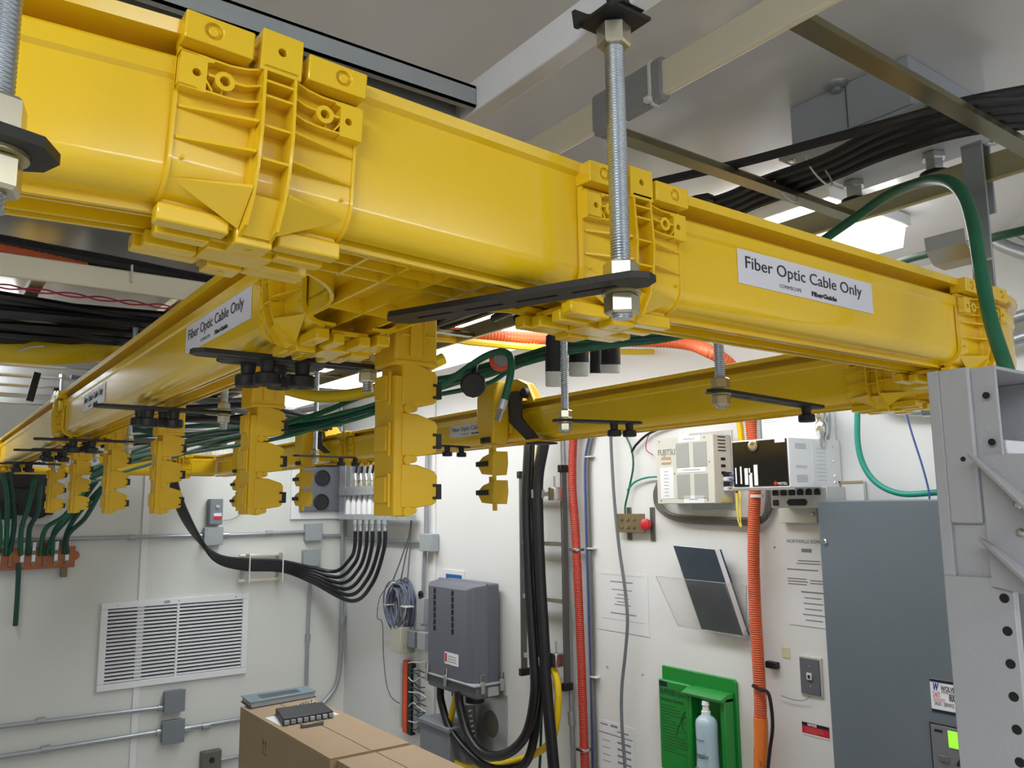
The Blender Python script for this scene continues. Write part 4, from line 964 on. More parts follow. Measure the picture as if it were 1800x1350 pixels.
# clear holder with binder
t = thing('binder_holder', 'clear plastic wall holder with a binder leaning in it', 'holder', wy(1232, 1060, .0))
d = .075
a = wy(1153, 1013, d); b = wy(1312, 1029, d); c_ = wy(1312, 1121, .035); e = wy(1192, 1100, .035)
for (nm, q4) in (('front_panel', (a, b, c_, e)),):
    mb = MB(); n_ = Vector((.0022, 0, 0)); mb.add([*q4, *[v+n_ for v in q4]], [(0, 1, 2, 3), (7, 6, 5, 4), (0, 4, 5, 1), (1, 5, 6, 2), (2, 6, 7, 3), (3, 7, 4, 0)])
    mb.build(nm, 'clear', t, world=True)
for u, v in ((a, b), (a, e), (e, c_), (b, c_)): MB().tube([u, v], .0011, 6).build('panel_edge', 'clear_edge', t, world=True)
back = [wy(1195, 1000, .003), wy(1330, 1012, .003), wy(1318, 1100, .003), wy(1226, 1085, .003)]
mb = MB(); mb.add(back+[v+Vector((.002, 0, 0)) for v in back], [(0, 1, 2, 3), (7, 6, 5, 4), (0, 4, 5, 1), (1, 5, 6, 2), (2, 6, 7, 3), (3, 7, 4, 0)]); mb.build('back_panel', 'clear', t, world=True)
mb = MB(); fl = [e, c_, wy(1318, 1100, .003), wy(1226, 1085, .003)]; mb.add(fl+[v+Vector((0, 0, .002)) for v in fl], [(0, 1, 2, 3), (7, 6, 5, 4), (0, 4, 5, 1), (1, 5, 6, 2), (2, 6, 7, 3), (3, 7, 4, 0)]); mb.build('floor_panel', 'clear', t, world=True)
t = thing('binder', 'dark teal binder leaning in the clear wall holder', 'binder', wy(1245, 1040, .05))
q4 = [wy(1183, 959, .062), wy(1256, 966, .062), wy(1306, 1117, .032), wy(1233, 1106, .032)]
k = Vector((.006, -.0, 0)); tk = Vector((.024, -.012, .0))
def slab(q, thick, nm, m, par, bev=0):
    mb = MB(); mb.add(q+[v+thick for v in q], [(0, 1, 2, 3), (7, 6, 5, 4), (0, 4, 5, 1), (1, 5, 6, 2), (2, 6, 7, 3), (3, 7, 4, 0)]); return mb.build(nm, m, par, world=True, bevel=bev)
slab(q4, Vector((.002, 0, 0)), 'front_cover', 'book_dark', t, .0008)
q5 = [q4[0].lerp(q4[1], .03), q4[0].lerp(q4[1], .97), q4[3].lerp(q4[2], .97), q4[3].lerp(q4[2], .03)]
slab([v+Vector((.002, -.001, 0)) for v in q5], Vector((.018, -.010, 0)), 'pages', 'paper', t)
slab([v+tk*.86 for v in q4], Vector((.002, -.001, 0)), 'back_cover', 'binder_teal', t, .0008)
# papers
def paper(label, pl, pr, lines, off=.0, shade='paper', sleeve=False):
    t, w_, h_ = rect_thing('paper_notice', label, 'notice', pl, pr, .003)
    MB().box(0, w_, 0, h_, .0005, .002).build('sheet', shade, t)
    for x, y, l, th in lines: MB().box(w_*x, w_*(x+l), h_*y, h_*(y+th), .002, .0024).build('writing_line', 'ink_grey', t)
    return t, w_, h_
paper('paper sign in a clear sleeve behind the snaking grey cable, left of the binder holder', (1049, 1003), (1141, 1120), [(.27, .83, .45, .018), (.30, .70, .40, .014), (.40, .62, .22, .014), (.36, .56, .28, .014), (.40, .50, .2, .014), (.35, .45, .32, .014), (.27, .30, .5, .018), (.08, .2, .85, .004), (.08, .95, .85, .004)])
t, w_, h_ = paper('large white notice partly hidden by the grey cabinet', (1378, 938), (1490, 1110), [(.30, .80, .18, .04), (.22, .70, .4, .012), (.20, .67, .42, .012), (.02, .60, .55, .014), (.02, .50, .34, .012), (.02, .47, .36, .012), (.02, .44, .34, .012), (.42, .49, .3, .012), (.42, .46, .3, .012), (.25, .36, .4, .016), (.30, .30, .3, .012), (.28, .24, .34, .012), (.30, .18, .3, .012), (.26, .12, .38, .012), (.30, .06, .3, .012)])
text_mesh('lettering', 'NORTHVILLE DOWN', h_*.055, WM[t.name] @ Matrix.Translation((w_*.04, h_*.90, .0022)), 'ink', t, sx=.9)
paper('printed table of phone numbers at the bottom, behind the snaking grey cable', (1049, 1262), (1118, 1400), [(.1, .93, .2, .02), (.38, .93, .18, .03), (.55, .87, .3, .02), (.05, .80, .9, .015), (.55, .70, .35, .03), (.15, .69, .2, .01), (.55, .60, .35, .03), (.15, .58, .2, .01), (.55, .50, .35, .03), (.15, .47, .2, .01), (.55, .40, .35, .03), (.15, .37, .2, .01)])
tag(MB().box(XW-.002, XW, wy(1389, 1150).y, wy(1375, 1150).y, wy(1380, 1156).z, wy(1380, 1138).z).build('sticky_note', 'yellow_note'), 'small pale yellow note on the wall above the black latch', 'note')
tag(MB().box(XW-.02, XW, wy(1371, 1167).y, wy(1351, 1167).y, wy(1360, 1174).z, wy(1360, 1162).z).build('wall_latch', 'black_plastic', bevel=.003), 'small black latch on the wall right of the orange duct', 'latch')
t, w_, h_ = rect_thing('wall_plate', 'dark grey wall plate with a single jack and loose wires', 'wall plate', (1405, 1155), (1443, 1224), .008)
MB().box(-.004, w_+.006, -.004, h_+.006, 0, .005).build('backing', 'beige', t, bevel=.001)
MB().box(0, w_, 0, h_, .004, .009).build('plate', 'enclosure_grey', t, bevel=.0015)
MB().box(w_*.36, w_*.64, h_*.40, h_*.60, .009, .014).build('jack', 'beige', t, bevel=.002); MB().box(w_*.44, w_*.56, h_*.45, h_*.54, .014, .0145).build('jack_opening', 'slot', t)
for y in (.22, .78): MB().lathe((w_*.5, h_*y, .009), (0, 0, 1), [(0, .004), (.0015, .003)], 10).build('screw', 'steel', t)
cable('loose_wire', 'fine loose wire hanging from the grey wall plate', wc([(1373, 1223), (1395, 1230), (1413, 1231), (1425, 1224)], .01), .0012, 'grey_cable', n=6)
t, w_, h_ = rect_thing('notice_sticker', 'black and red NOTICE sticker low on the right wall', 'sticker', (1409, 1268), (1458, 1299), .002)
MB().box(0, w_, 0, h_*.70, .0, .0015).build('red_field', 'red_plastic', t); MB().box(0, w_, h_*.70, h_, .0, .0015).build('black_field', 'sticker_navy', t); MB().box(0, w_, -h_*.14, 0, 0, .0015).build('white_field', 'paper', t)
text_mesh('lettering', 'NOTICE', h_*.26, WM[t.name] @ Matrix.Translation((w_*.22, h_*.76, .0018)), 'paper', t, sx=1.0, offset=.0006)
for k in range(4): MB().box(w_*.1, w_*(.8 if k else .6), h_*(.12+.13*k), h_*(.15+.13*k), .0015, .0019).build('writing_line', 'sticker_pink', t)
for k, (px, py) in enumerate(((1068, 1172), (1130, 1186), (1447, 950), (1362, 962))):
    tag(MB().lathe(wy(px, py), (-1, 0, 0), [(0, .004), (.003, .003)], 8).build('wall_screw', 'steel'), 'tiny screw in the bare wall, '+('left above the table of numbers', 'above the green station', 'at the left edge of the grey cabinet', 'right of the orange duct')[k], 'screw')

# eyewash station
def wq(px, py, off=.0): return loc(t, wy(px, py, off))
t, w_, h_ = rect_thing('eyewash_station', 'green plastic eyewash station plate with printed instructions', 'eyewash station', (1157, 1170), (1297, 1400), .03)
h_ = .36
z0_ = -.0
t_h = wy(1157, 1170, .03).z - WM[t.name].translation.z
P = [(0, t_h-h_), (w_-.004, t_h-h_), (w_, t_h-h_+.01), (w_, t_h-.01), (w_-.01, t_h), (0, t_h)]
MB().prism(P, .0, .012).build('back_plate', 'eyewash_green', t, bevel=.003)
MB().box(.0, w_*.50, t_h-h_, t_h-.045, .012, .034).build('instruction_panel', 'eyewash_green', t, bevel=.006)
MB().prism([(.012, t_h-.045), (.012, t_h-.045-.03), (.075, t_h-.072), (.082, t_h-.060), (.045, t_h-.045)], w_*.45, w_*.97, 'zyx').build('shelf', 'eyewash_green', t, bevel=.004)
mb = MB(); mb.box(w_*.45, w_*.52, t_h-h_, t_h-.055, .012, .060); mb.box(w_*.90, w_*.97, t_h-h_, t_h-.055, .012, .062)
mb.build('bottle_cradle', 'eyewash_green', t, bevel=.006)
Mf = WM[t.name] @ Matrix.Translation((0, 0, .0345))
text_mesh('lettering', 'BUFFERED Eye-Lert', .026, Mf @ Matrix.Translation((w_*.03, t_h-.094, 0)), 'ink', t, sx=.66, offset=.0004)
text_mesh('lettering', 'Emergency Eyewash', .019, Mf @ Matrix.Translation((w_*.03, t_h-.118, 0)), 'ink', t, sx=.72)
MB().box(w_*.02, w_*.13, t_h-.068, t_h-.05, .034, .035).build('maker_mark', 'sticker_navy', t)
for k in range(16):
    l = (.20, .26, .24, .28, .12)[k % 5]; MB().box(w_*.04, w_*(.04+(l if k < 9 else l*1.6)), t_h-.135-.0105*k, t_h-.133-.0105*k, .034, .0345).build('writing_line', 'ink', t)
# outline drawing of two hands and a face
fc = Vector((w_*.385, t_h-.185, .0345)); mb = MB()
mb.tube([fc+Vector((.022*math.cos(a), .028*math.sin(a), 0)) for a in [2*PI*k/20 for k in range(21)]], .0012, 5)
mb.tube(spline([fc+Vector(v) for v in ((-.05, -.05, 0), (-.035, -.01, 0), (-.012, .034, 0), (.0, .045, 0), (.012, .03, 0), (.04, -.0, 0), (.04, -.04, 0))]), .0012, 5)
for sx in (-.008, .008): mb.tube([fc+Vector((sx-.004, .004, 0)), fc+Vector((sx+.004, .004, 0))], .0014, 5)
mb.build('drawing', 'ink', t)
b0 = wy(1245, 1345, .07)
B = thing('eyewash_bottle', 'pale blue eyewash bottle with a white cap standing in the green station', 'bottle', FR((b0.x, b0.y, 0), (0, -1, 0), (0, 0, 1)))
zt = wy(1240, 1232, .07).z; zb = zt-.28
prof = [(0, .030), (.004, .037), (.05, .038), (.11, .036), (.15, .036), (.20, .037), (.212, .034), (.222, .024), (.228, .014)]
k = .28-.045
MB().lathe((0, zb, 0), (0, 1, 0), [(h*k/.228, r*1.02) for h, r in prof], 28).build('bottle_body', 'bottle', B)
MB().lathe((0, zb+k, 0), (0, 1, 0), [(-.004, .016), (.012, .016), (.013, .012), (.03, .011), (.032, .014), (.044, .012), (.045, .002)], 20).build('cap', 'cap_white', B)
Mb = WM[B.name] @ Matrix.Translation((0, 0, .0385))
text_mesh('lettering', 'eyesaline', .028, Mb @ Matrix.Translation((-.022, zb+.10, 0)), 'ink', B, sx=.56, shear=.3)
text_mesh('lettering', 'Honeywell', .009, Mb @ Matrix.Translation((-.020, zb+.155, 0)), 'sticker_blue', B)
for k_, y in enumerate((.065, .058, .03, .022)): MB().box(-.024, .024, zb+y, zb+y+.0028, .0375, .0388).build('writing_line', 'ink_grey', B)

# grey cabinet
CX = .20
a = onX(1437, 880, XW-CX); b = onX(1820, 880, XW-CX)
t = thing('electrical_cabinet', 'large flat grey metal cabinet on the right wall', 'cabinet', FR((XW, a.y, a.z-1.3), (0, -1, 0), (0, 0, 1)))
W_ = a.y-b.y
MB().box(0, W_, 0, 1.296, .003, CX-.012).build('cabinet_body', 'cabinet_grey', t, bevel=.003)
MB().box(-.002, W_, .0, 1.300, CX-.012, CX).build('cover', 'cabinet_grey', t, bevel=.004)
cq = lambda px, py: loc(t, onX(px, py, XW-CX))
p = cq(1450, 952); MB().lathe((p.x, p.y, CX), (0, 0, 1), [(0, .008), (.003, .008), (.006, .005), (.0065, .001)], 14).build('screw', 'steel', t)
a_ = cq(1634, 1192); b_ = cq(1700, 1262)
s_ = MB().box(a_.x, a_.x+.155, b_.y, a_.y, CX, CX+.001).build('sticker', 'paper', t)
s_['label'] = 'white service sticker with navy borders'
sh = a_.y-b_.y
for y0_ in (0, .91): MB().box(a_.x, a_.x+.155, b_.y+sh*y0_, b_.y+sh*(y0_+.09), CX+.001, CX+.0015).build('sticker_border', 'sticker_navy', s_)
MC = WM[t.name] @ Matrix.Translation((a_.x, b_.y, CX+.0012))
def st(s, x, y, size, m, sx=1, off=0, sh_=0):
    sx *= .62; text_mesh('lettering', s, size, MC @ Matrix.Translation((x, sh*y, 0)), m, s_, sx=sx, offset=off, shear=sh_)
st('W', .006, .66, .026, 'sticker_blue', .8, .001, .3); st('WOLVERINE', .027, .68, .017, 'sticker_navy', .95, .0003); st('POWER SYSTEMS', .028, .60, .009, 'ink_grey', .95)
st('24/7', .006, .46, .018, 'sticker_pink', .9, .0004); st('800', .046, .40, .024, 'sticker_navy', .72, .0004); st('SALES   SERVICE', .008, .22, .0125, 'sticker_navy', .9)
for k in range(3): MB().box(a_.x+.006, a_.x+.036, b_.y+sh*(.42-.035*k), b_.y+sh*(.43-.035*k), CX+.001, CX+.0015).build('writing_line', 'sticker_pink', s_)
MB().box(a_.x+.07, a_.x+.11, b_.y+sh*.12, b_.y+sh*.20, CX+.001, CX+.0015).build('yellow_mark', 'sticker_yellow', s_)
a2 = cq(1634, 1268)
k_ = MB().box(a2.x, a2.x+.16, a2.y-.20, a2.y, CX, CX+.004).build('control_panel', 'slot', t, bevel=.004)
MB().box(a2.x+.004, a2.x+.156, a2.y-.196, a2.y-.004, CX+.003, CX+.006).build('panel_face', 'grey_cable', k_, bevel=.003)
a3 = cq(1668, 1283); b3 = cq(1697, 1319)
MB().box(a3.x, b3.x, b3.y, a3.y, CX+.006, CX+.008).build('lit_screen', 'lime_screen', k_, bevel=.001)
MB().box(a2.x+.014, a2.x+.034, a2.y-.020, a2.y-.014, CX+.006, CX+.0068).build('maker_mark', 'slot', k_)
p = cq(1662, 1333); MB().box(p.x-.012, p.x+.012, p.y-.008, p.y+.008, CX+.006, CX+.010).build('button', 'taupe_cable', k_, bevel=.003)
p = cq(1690, 1340); MB().prism([(p.x-.009, p.y-.008), (p.x+.009, p.y-.008), (p.x, p.y+.009)], CX+.006, CX+.009).build('arrow_button', 'slot', k_)

# hoses, conduit and wire above the cabinet
cable('coolant_hose', 'teal green hose curving down from the channel behind the grey rack', wc([(1505, 660), (1507, 720), (1508, 780), (1520, 822), (1545, 852), (1585, 868), (1640, 866), (1700, 860)], .08), .0085, 'teal_cable', cat='hose', n=12)
t = thing('wall_conduit', 'bright silver conduit bending right above the grey cabinet', 'conduit', wy(1600, 720, .04))
MB().tube(spline(wc([(1520, 640), (1532, 685), (1552, 712), (1585, 722), (1640, 721), (1720, 712)], .04)), .014, 14).build('pipe', 'aluminium', t, world=True)
MB().cyl(wy(1625, 721, .04), wy(1645, 720, .04), .020, 14).build('coupling', 'steel', t, world=True)
cable('data_cable', 'thin blue cable dangling in front of the bright wall above the grey cabinet', wc([(1585, 690), (1592, 722), (1603, 762), (1620, 815), (1632, 860), (1634, 882)], .10), .003, 'blue_cable', n=6)
for i, (y0, y1) in enumerate(((562, 528), (600, 574))):
    tag(MB().tube(spline(wc([(1690, y0+22), (1750, y0+6), (1800, y0-8), (1900, y0-38)], .05)), .015, 14).build('wall_conduit', 'grey_conduit'), ('upper', 'lower')[i]+' silver conduit on the wall behind the elbow at the right edge', 'conduit')
for i, pts in enumerate(([(1700, 330), (1745, 370), (1800, 410), (1860, 430)], [(1690, 350), (1720, 395), (1760, 430), (1830, 455)])):
    cable('flex_conduit', ('upper', 'lower')[i]+' blue-grey flexible conduit near the ceiling at the right edge', wc(pts, .10), .017, 'grey_conduit', cat='conduit', n=12)
t, w_, h_ = wall_box('wall_frame', 'pale wooden framed recess beside the teal hose', 'frame', (1478, 846), (1520, 890), .02, 'wall_bright', .002)
mb = MB(); mb.box(-.006, w_, h_-.006, h_, .02, .024); mb.box(-.006, 0, 0, h_, .02, .024); mb.build('edging', 'tan_wood', t)

# grey protector enclosure left of the ladder
pr_ = onX(886, 1120, XW); Y1 = pr_.y                               # near side on the wall
d_ = ray(833, 1120); Xf = CAM.x+d_.x*(Y1/d_.y); dp = XW-Xf
a = onX(748, 1120, Xf); zt = onX(833, 1029, Xf).z; zb = onX(833, 1233, Xf).z; zl = onX(833, 1208, Xf).z
W_ = a.y-Y1
t = thing('utility_enclosure', 'large grey plastic enclosure with slotted cover and metal latches', 'enclosure', FR((XW, a.y, zb), (0, -1, 0), (0, 0, 1)))
H_ = zt-zb; hl = zl-zb
MB().box(0, W_, 0, hl, .01, dp-.01).build('base', 'enclosure_grey', t, bevel=.015, seg=3)
c1 = MB().box(.005, W_-.005, hl, H_, .02, dp*.55).build('rear_shell', 'enclosure_grey', t, bevel=.010, seg=3)
mb = MB()
sec = lambda z, y0_, y1_, x0_, x1_: [(x0_, y0_, z), (x1_, y0_, z), (x1_, y1_, z), (x0_, y1_, z)]
mb.rings([sec(dp*.5, hl, H_+.004, 0, W_), sec(dp*.56, hl, H_+.006, 0, W_), sec(dp*.60, hl, H_-.002, .004, W_-.004), sec(dp*.92, hl, H_-.012, .012, W_-.03), sec(dp, hl, H_-.03, .024, W_-.06)])
c2 = mb.build('cover', 'enclosure_grey', t, bevel=.012, seg=3)
MB().box(-.006, W_+.006, hl-.006, hl+.008, .02, dp+.004).build('rim', 'grey_paint', t, bevel=.006)
for x in (.20, .58):
    for k in range(7): MB().box(W_*x-.010, W_*x+.010, H_*(.93-.058*k)-.026, H_*(.93-.058*k)-.002, dp-.004, dp+.0012).build('vent_slot', 'slot', c2)
for x in (.06, .46):
    l_ = MB().box(W_*x-.012, W_*x+.012, hl-.035, hl+.02, dp+.001, dp+.012).build('latch', 'steel', t, bevel=.003)
    MB().tube([(W_*x-.012, hl+.02, dp+.008), (W_*x-.010, hl+.05, dp+.006), (W_*x+.010, hl+.05, dp+.006), (W_*x+.012, hl+.02, dp+.008)], .003, 6).build('bail', 'steel', l_)
for z in (.75, .12):
    l_ = MB().box(W_, W_+.012, hl-.035, hl+.02, dp*z-.012, dp*z+.012).build('latch', 'steel', t, bevel=.003)
    MB().tube([(W_+.008, hl+.02, dp*z-.010), (W_+.012, hl+.05, dp*z-.008), (W_+.012, hl+.05, dp*z+.008), (W_+.008, hl+.02, dp*z+.010)], .003, 6).build('bail', 'steel', l_)
s_ = MB().box(W_*.42, W_*.70, hl+.07, hl+.125, dp, dp+.0015).build('warning_label', 'paper', c2)
MB().box(W_*.43, W_*.47, hl+.08, hl+.12, dp+.0015, dp+.002).build('red_mark', 'red_plastic', c2)
for k in range(3): MB().box(W_*.49, W_*.66, hl+.083+.012*k, hl+.086+.012*k, dp+.0015, dp+.002).build('writing_line', 'ink_grey', c2)
MB().box(W_+.0, W_+.002, .01, hl-.012, dp*.2, dp*.55).build('data_plate', 'aluminium', t)
for x, r in ((.35, .024), (.72, .045)): MB().lathe((W_*x, 0, dp*.5), (0, -1, 0), [(0, r), (.035, r), (.04, r*.7)], 18).build('cable_hub', 'black_plastic', t)
# bracket plate with a round hole below it
t = thing('bracket_plate', 'grey triangular bracket plate with a round dark opening under the enclosure', 'plate', FR(wy(858, 1280, .0), (0, -1, 0), (0, 0, 1)))
pq = [loc(t, wy(*p)) for p in ((818, 1225), (893, 1222), (893, 1320), (880, 1345), (866, 1345), (838, 1290))]
MB().prism([(p.x, p.y) for p in pq], .0, .006).build('plate', 'aluminium', t)
c = loc(t, wy(865, 1272)); MB().lathe((c.x, c.y, .006), (0, 0, 1), [(0, .062), (.0012, .061), (.0016, .001)], 28).build('opening', 'taupe_cable', t)
# small grey cabinet at the floor of the view
a = onX(790, 1300, XW-.14)
t = thing('small_cabinet', 'small grey lidded box low on the wall behind the cardboard', 'cabinet', (XW-.07, a.y+.1, .9))
p0 = onX(738, 1290, XW-.14); p1 = onX(790, 1290, XW-.14)
MB().box(XW-.14, XW, p1.y, p0.y, p1.z-.35, p1.z).build('case', 'box_grey', t, world=True, bevel=.004)
MB().box(XW-.15, XW, p1.y-.006, p0.y+.006, p1.z, p1.z+.025).build('lid', 'box_grey', t, world=True, bevel=.006)
# perforated white strip
a = wy(815, 1240, .05)
t = thing('slotted_bracket', 'dark bracket with a row of white slots below the enclosure', 'bracket', a)
mb = MB(); q = [wy(805, 1240, .06), wy(832, 1240, .06), wy(838, 1330, .06), wy(822, 1330, .06)]; slab(q, Vector((.01, 0, 0)), 'bracket_web', 'dark_steel', t)
for k in range(7):
    q = wy(824+1.2*k, 1250+9*k, .062); MB().beam(q, q+Vector((0, -.022, .008)), .004, .006).build('slot', 'paper', t, world=True)
# blue and yellow sticker on a thin plate above the enclosure
t, w_, h_ = rect_thing('wall_sign', 'small blue and yellow sticker on a pale plate above the enclosure', 'sign', (778, 1000), (815, 1040), .006)
MB().box(0, w_, 0, h_, 0, .004).build('plate', 'wall_bright', t, bevel=.001)
MB().box(w_*.15, w_*.9, h_*.55, h_*.78, .004, .005).build('blue_field', 'blue_sign', t); MB().box(w_*.15, w_*.9, h_*.38, h_*.55, .004, .005).build('yellow_field', 'sticker_yellow', t)

# junction box and conduits near the corner
t, w_, h_ = wall_box('junction_box', 'pale grey junction box above the slotted enclosure, between two conduits', 'junction box', (737, 938), (757, 970), .055, 'grey_paint')
tag(MB().tube(wc([(752, 760), (750, 850), (749, 940)], .02), .012, 12).build('wall_conduit', 'grey_conduit'), 'grey conduit dropping into the pale junction box from above', 'conduit')
tag(MB().tube(wc([(747, 968), (745, 1010), (743, 1100)], .02), .011, 12).build('wall_conduit', 'grey_conduit'), 'grey conduit from the pale junction box down behind the enclosure', 'conduit')
tag(MB().tube([wy(740, 953, .02), wy(690, 951, .02), wy(640, 948, .02), wy(612, 946, .02)], .010, 12).build('wall_conduit', 'grey_conduit'), 'short horizontal conduit from the pale junction box into the corner', 'conduit')
# coil of cable
t = thing('cable_coil', 'coil of blue-grey cable hanging on the wall near the corner', 'cable coil', wy(702, 1062, .02))
c = wy(702, 1062, .05); rr = wy(702, 1022, .05).z-c.z
for i in range(22):
    rnd = random.Random(200+i); r1 = rr*(.72+.42*rnd.random()); ph = rnd.random()*6
    MB().tube([c+Vector((.022*math.sin(a*1+ph)+.004*i-.03, r1*.98*math.cos(a)*.92, r1*1.12*math.sin(a)-.015)) for a in [2*PI*k/30 for k in range(31)]], .0042, 6).build('loop', ('violet_cable', 'grey_cable', 'violet_cable')[i % 3], t, world=True)
for px, py in ((683, 1062), (717, 1066), (692, 1024)):
    p = wy(px, py, .06); MB().box(p.x-.03, p.x+.02, p.y-.035, p.y+.035, p.z-.003, p.z+.003).build('tie', 'zip_white', t, world=True, bevel=.001)
for i, (x0_, x1_) in enumerate(((722, 690), (721, 704), (723, 716))):
    cable('data_cable', 'thin grey cable from above feeding the cable coil', wc([(722+i, 880), (721+i, 930), ((x0_+x1_)/2, 980), (x1_, 1022)], .03), .0042, 'grey_cable', group='thin cables feeding the coil', n=6)
cable('data_cable', 'very thin dark cable swinging from the coil down to the orange strip', wc([(690, 1020), (668, 1050), (663, 1085), (672, 1095), (674, 1150), (679, 1200), (690, 1228), (712, 1240), (724, 1243)], .02), .0022, 'black_cable', n=6)
t, w_, h_ = wall_box('power_supply', 'beige box with small slots under the cable coil', 'power supply', (688, 1100), (704, 1150), .09, 'beige_box')
for k in range(4): MB().box(w_, w_+.0012, .02, .05, .02+.015*k, .026+.015*k).build('slot', 'beige_dark', t)
wall_box('junction_box', 'dark grey box right of the beige box', 'junction box', (716, 1108), (728, 1140), .06, 'box_grey')
wall_box('junction_box', 'small pale grey box at the left edge of the enclosure', 'junction box', (733, 1110), (747, 1145), .06, 'grey_paint')
t, w_, h_ = wall_box('lock_bracket', 'grey bracket with a black eye left of the enclosure', 'bracket', (732, 1050), (744, 1098), .05, 'grey_paint')
MB().lathe((w_*.5, h_+.015, .04), (0, 0, 1), [(0, .022), (.01, .022), (.011, .010), (-.002, .010)], 18).build('eye', 'black_plastic', t)
t, w_, h_ = wall_box('terminal_strip', 'orange-red terminal strip with black wires near the floor of the view', 'terminal strip', (708, 1160), (714, 1290), .03, 'orange_red')
MB().box(-.030, -.006, .02, h_-.02, 0, .03).build('rail', 'aluminium', t, bevel=.002)
MB().box(w_+.008, w_+.05, 0, h_-.01, 0, .03).build('rail', 'black_plastic', t, bevel=.002)
MB().box(w_+.055, w_+.10, .02, h_-.03, 0, .02).build('rail', 'grey_paint', t, bevel=.002)
for i in range(14):
    rnd = random.Random(300+i); y = 1165+8.5*i
    cable('loose_wire', 'short black jumper wire at the terminal strip', wc([(718, y), (726+6*rnd.random(), y-6+14*rnd.random()), (736, y+10*rnd.random()), (744+6*rnd.random(), y+14-20*rnd.random())], .05), .003, 'black_cable' if i % 3 else 'zip_white', group='jumper wires at the terminal strip', n=6)
# ================================================================== BACK WALL
def brect(name, label, cat, pl, pr, off=0, group=None):
    a = onY(*pl, YB-off); b = onY(*pr, YB-off)
    t = thing(name, label, cat, FR((a.x, YB, b.z), (1, 0, 0), (0, 0, 1)), group)
    return t, b.x-a.x, a.z-b.z
t, w_, h_ = brect('wall_louver', 'large white louvred vent low on the back wall', 'vent', (178, 1060), (432, 1183), .01)
fr = .035
MB().box(0, w_, 0, fr, 0, .022).build('frame_bottom', 'white_paint', t, bevel=.003); MB().box(0, w_, h_-fr, h_, 0, .022).build('frame_top', 'white_paint', t, bevel=.003)
MB().box(0, fr, fr, h_-fr, 0, .022).build('frame_side', 'white_paint', t, bevel=.003); MB().box(w_-fr, w_, fr, h_-fr, 0, .022).build('frame_side', 'white_paint', t, bevel=.003)
MB().box(w_/2-.006, w_/2+.006, fr, h_-fr, 0, .02).build('mullion', 'white_paint', t)
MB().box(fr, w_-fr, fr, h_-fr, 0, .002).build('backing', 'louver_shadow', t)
n = 20
for k in range(n):
    y = fr+(h_-2*fr)*(k+.15)/n; s = (h_-2*fr)/n
    for x0_, x1_ in ((fr, w_/2-.006), (w_/2+.006, w_-fr)):
        MB().prism([(.004, y+s*.50), (.018, y), (.020, y+.001), (.006, y+s*.56)], x0_, x1_, 'zyx').build('blade', 'white_paint', t)
for x in (.1, .5, .9): MB().lathe((w_*x, h_-fr/2, .022), (0, 0, 1), [(0, .004), (.001, .003)], 8).build('screw', 'steel', t)
MB().box(w_*.40, w_*.44, h_-fr*.75, h_-fr*.3, .022, .0225).build('maker_mark', 'grey_paint', t)
# junction boxes and conduits
def jbox(label, pl, pr, m='box_grey'):
    t, w_, h_ = brect('junction_box', label, 'junction box', pl, pr, .05)
    MB().box(.004, w_-.004, .004, h_-.004, 0, .045).build('box_body', m, t, bevel=.004)
    MB().box(0, w_, 0, h_, .045, .050).build('cover', m, t, bevel=.004)
    for x, y in ((.12, .88), (.88, .12)): MB().lathe((w_*x, h_*y, .05), (0, 0, 1), [(0, .003), (.001, .002)], 8).build('screw', 'dark_steel', t)
    return t
jbox('grey junction box on the upper conduit, below the red-marked switch', (360, 927), (392, 958), 'grey_paint')
jbox('grey junction box on the upper conduit, left of the corner', (538, 920), (567, 950), 'grey_paint')
jbox('grey junction box under the other one, at the head of the vertical conduit', (534, 966), (564, 994), 'grey_paint')
jbox('grey junction box at the end of the short lower conduit', (290, 1216), (325, 1250))
jbox('grey junction box in the lowest conduit run, under its twin', (286, 1269), (324, 1304))
def conduit(label, pts, r=.011, coup=(), m='grey_conduit'):
    t = thing('wall_conduit', label, 'conduit', WB(*pts[len(pts)//2], .02))
    P_ = [WB(*p, .02) for p in pts]
    MB().tube(spline(P_) if len(P_) > 2 else P_, r, 12).build('pipe', m, t, world=True)
    for p in coup:
        c = WB(*p, .02); d = (P_[-1]-P_[0]).normalized()
        MB().cyl(c-d*.02, c+d*.02, r*1.5, 14).build('coupling', m, t, world=True)
    return t
conduit('long upper horizontal conduit from the left edge to the first junction box', [(-40, 951), (362, 941)], coup=((232, 945),))
conduit('upper horizontal conduit between the two junction boxes', [(392, 941), (538, 935)], coup=((473, 937), (397, 940)))
conduit('upper horizontal conduit from the second junction box into the corner', [(567, 942), (602, 941)])
conduit('short lower conduit ending at its junction box', [(-40, 1282), (290, 1243)], coup=((72, 1267), (284, 1244)))
conduit('lowest long conduit left of its junction box', [(-40, 1337), (287, 1285)], r=.013, coup=((80, 1317), (281, 1286)))
conduit('conduit from the lowest junction box towards the cardboard box', [(324, 1281), (470, 1256)], r=.013, coup=((362, 1276), (328, 1281)))
conduit('vertical conduit dropping from the lower of the two paired boxes', [(547, 994), (541, 1110), (538, 1225)], coup=((541, 1121),))
conduit('vertical corner conduit bending left at its foot', [(601, 700), (602, 900), (601, 1060), (599, 1150), (592, 1200), (575, 1228), (540, 1262)], r=.014, coup=((602, 1088),))
conduit('conduit from the bottom outlet box towards the cardboard', [(388, 1336), (470, 1320)])
t, w_, h_ = brect('outlet_box', 'grey duplex outlet box at the bottom of the back wall', 'outlet', (356, 1324), (388, 1372), .05)
MB().box(0, w_, 0, h_, 0, .05).build('box_body', 'taupe_cable', t, bevel=.004)
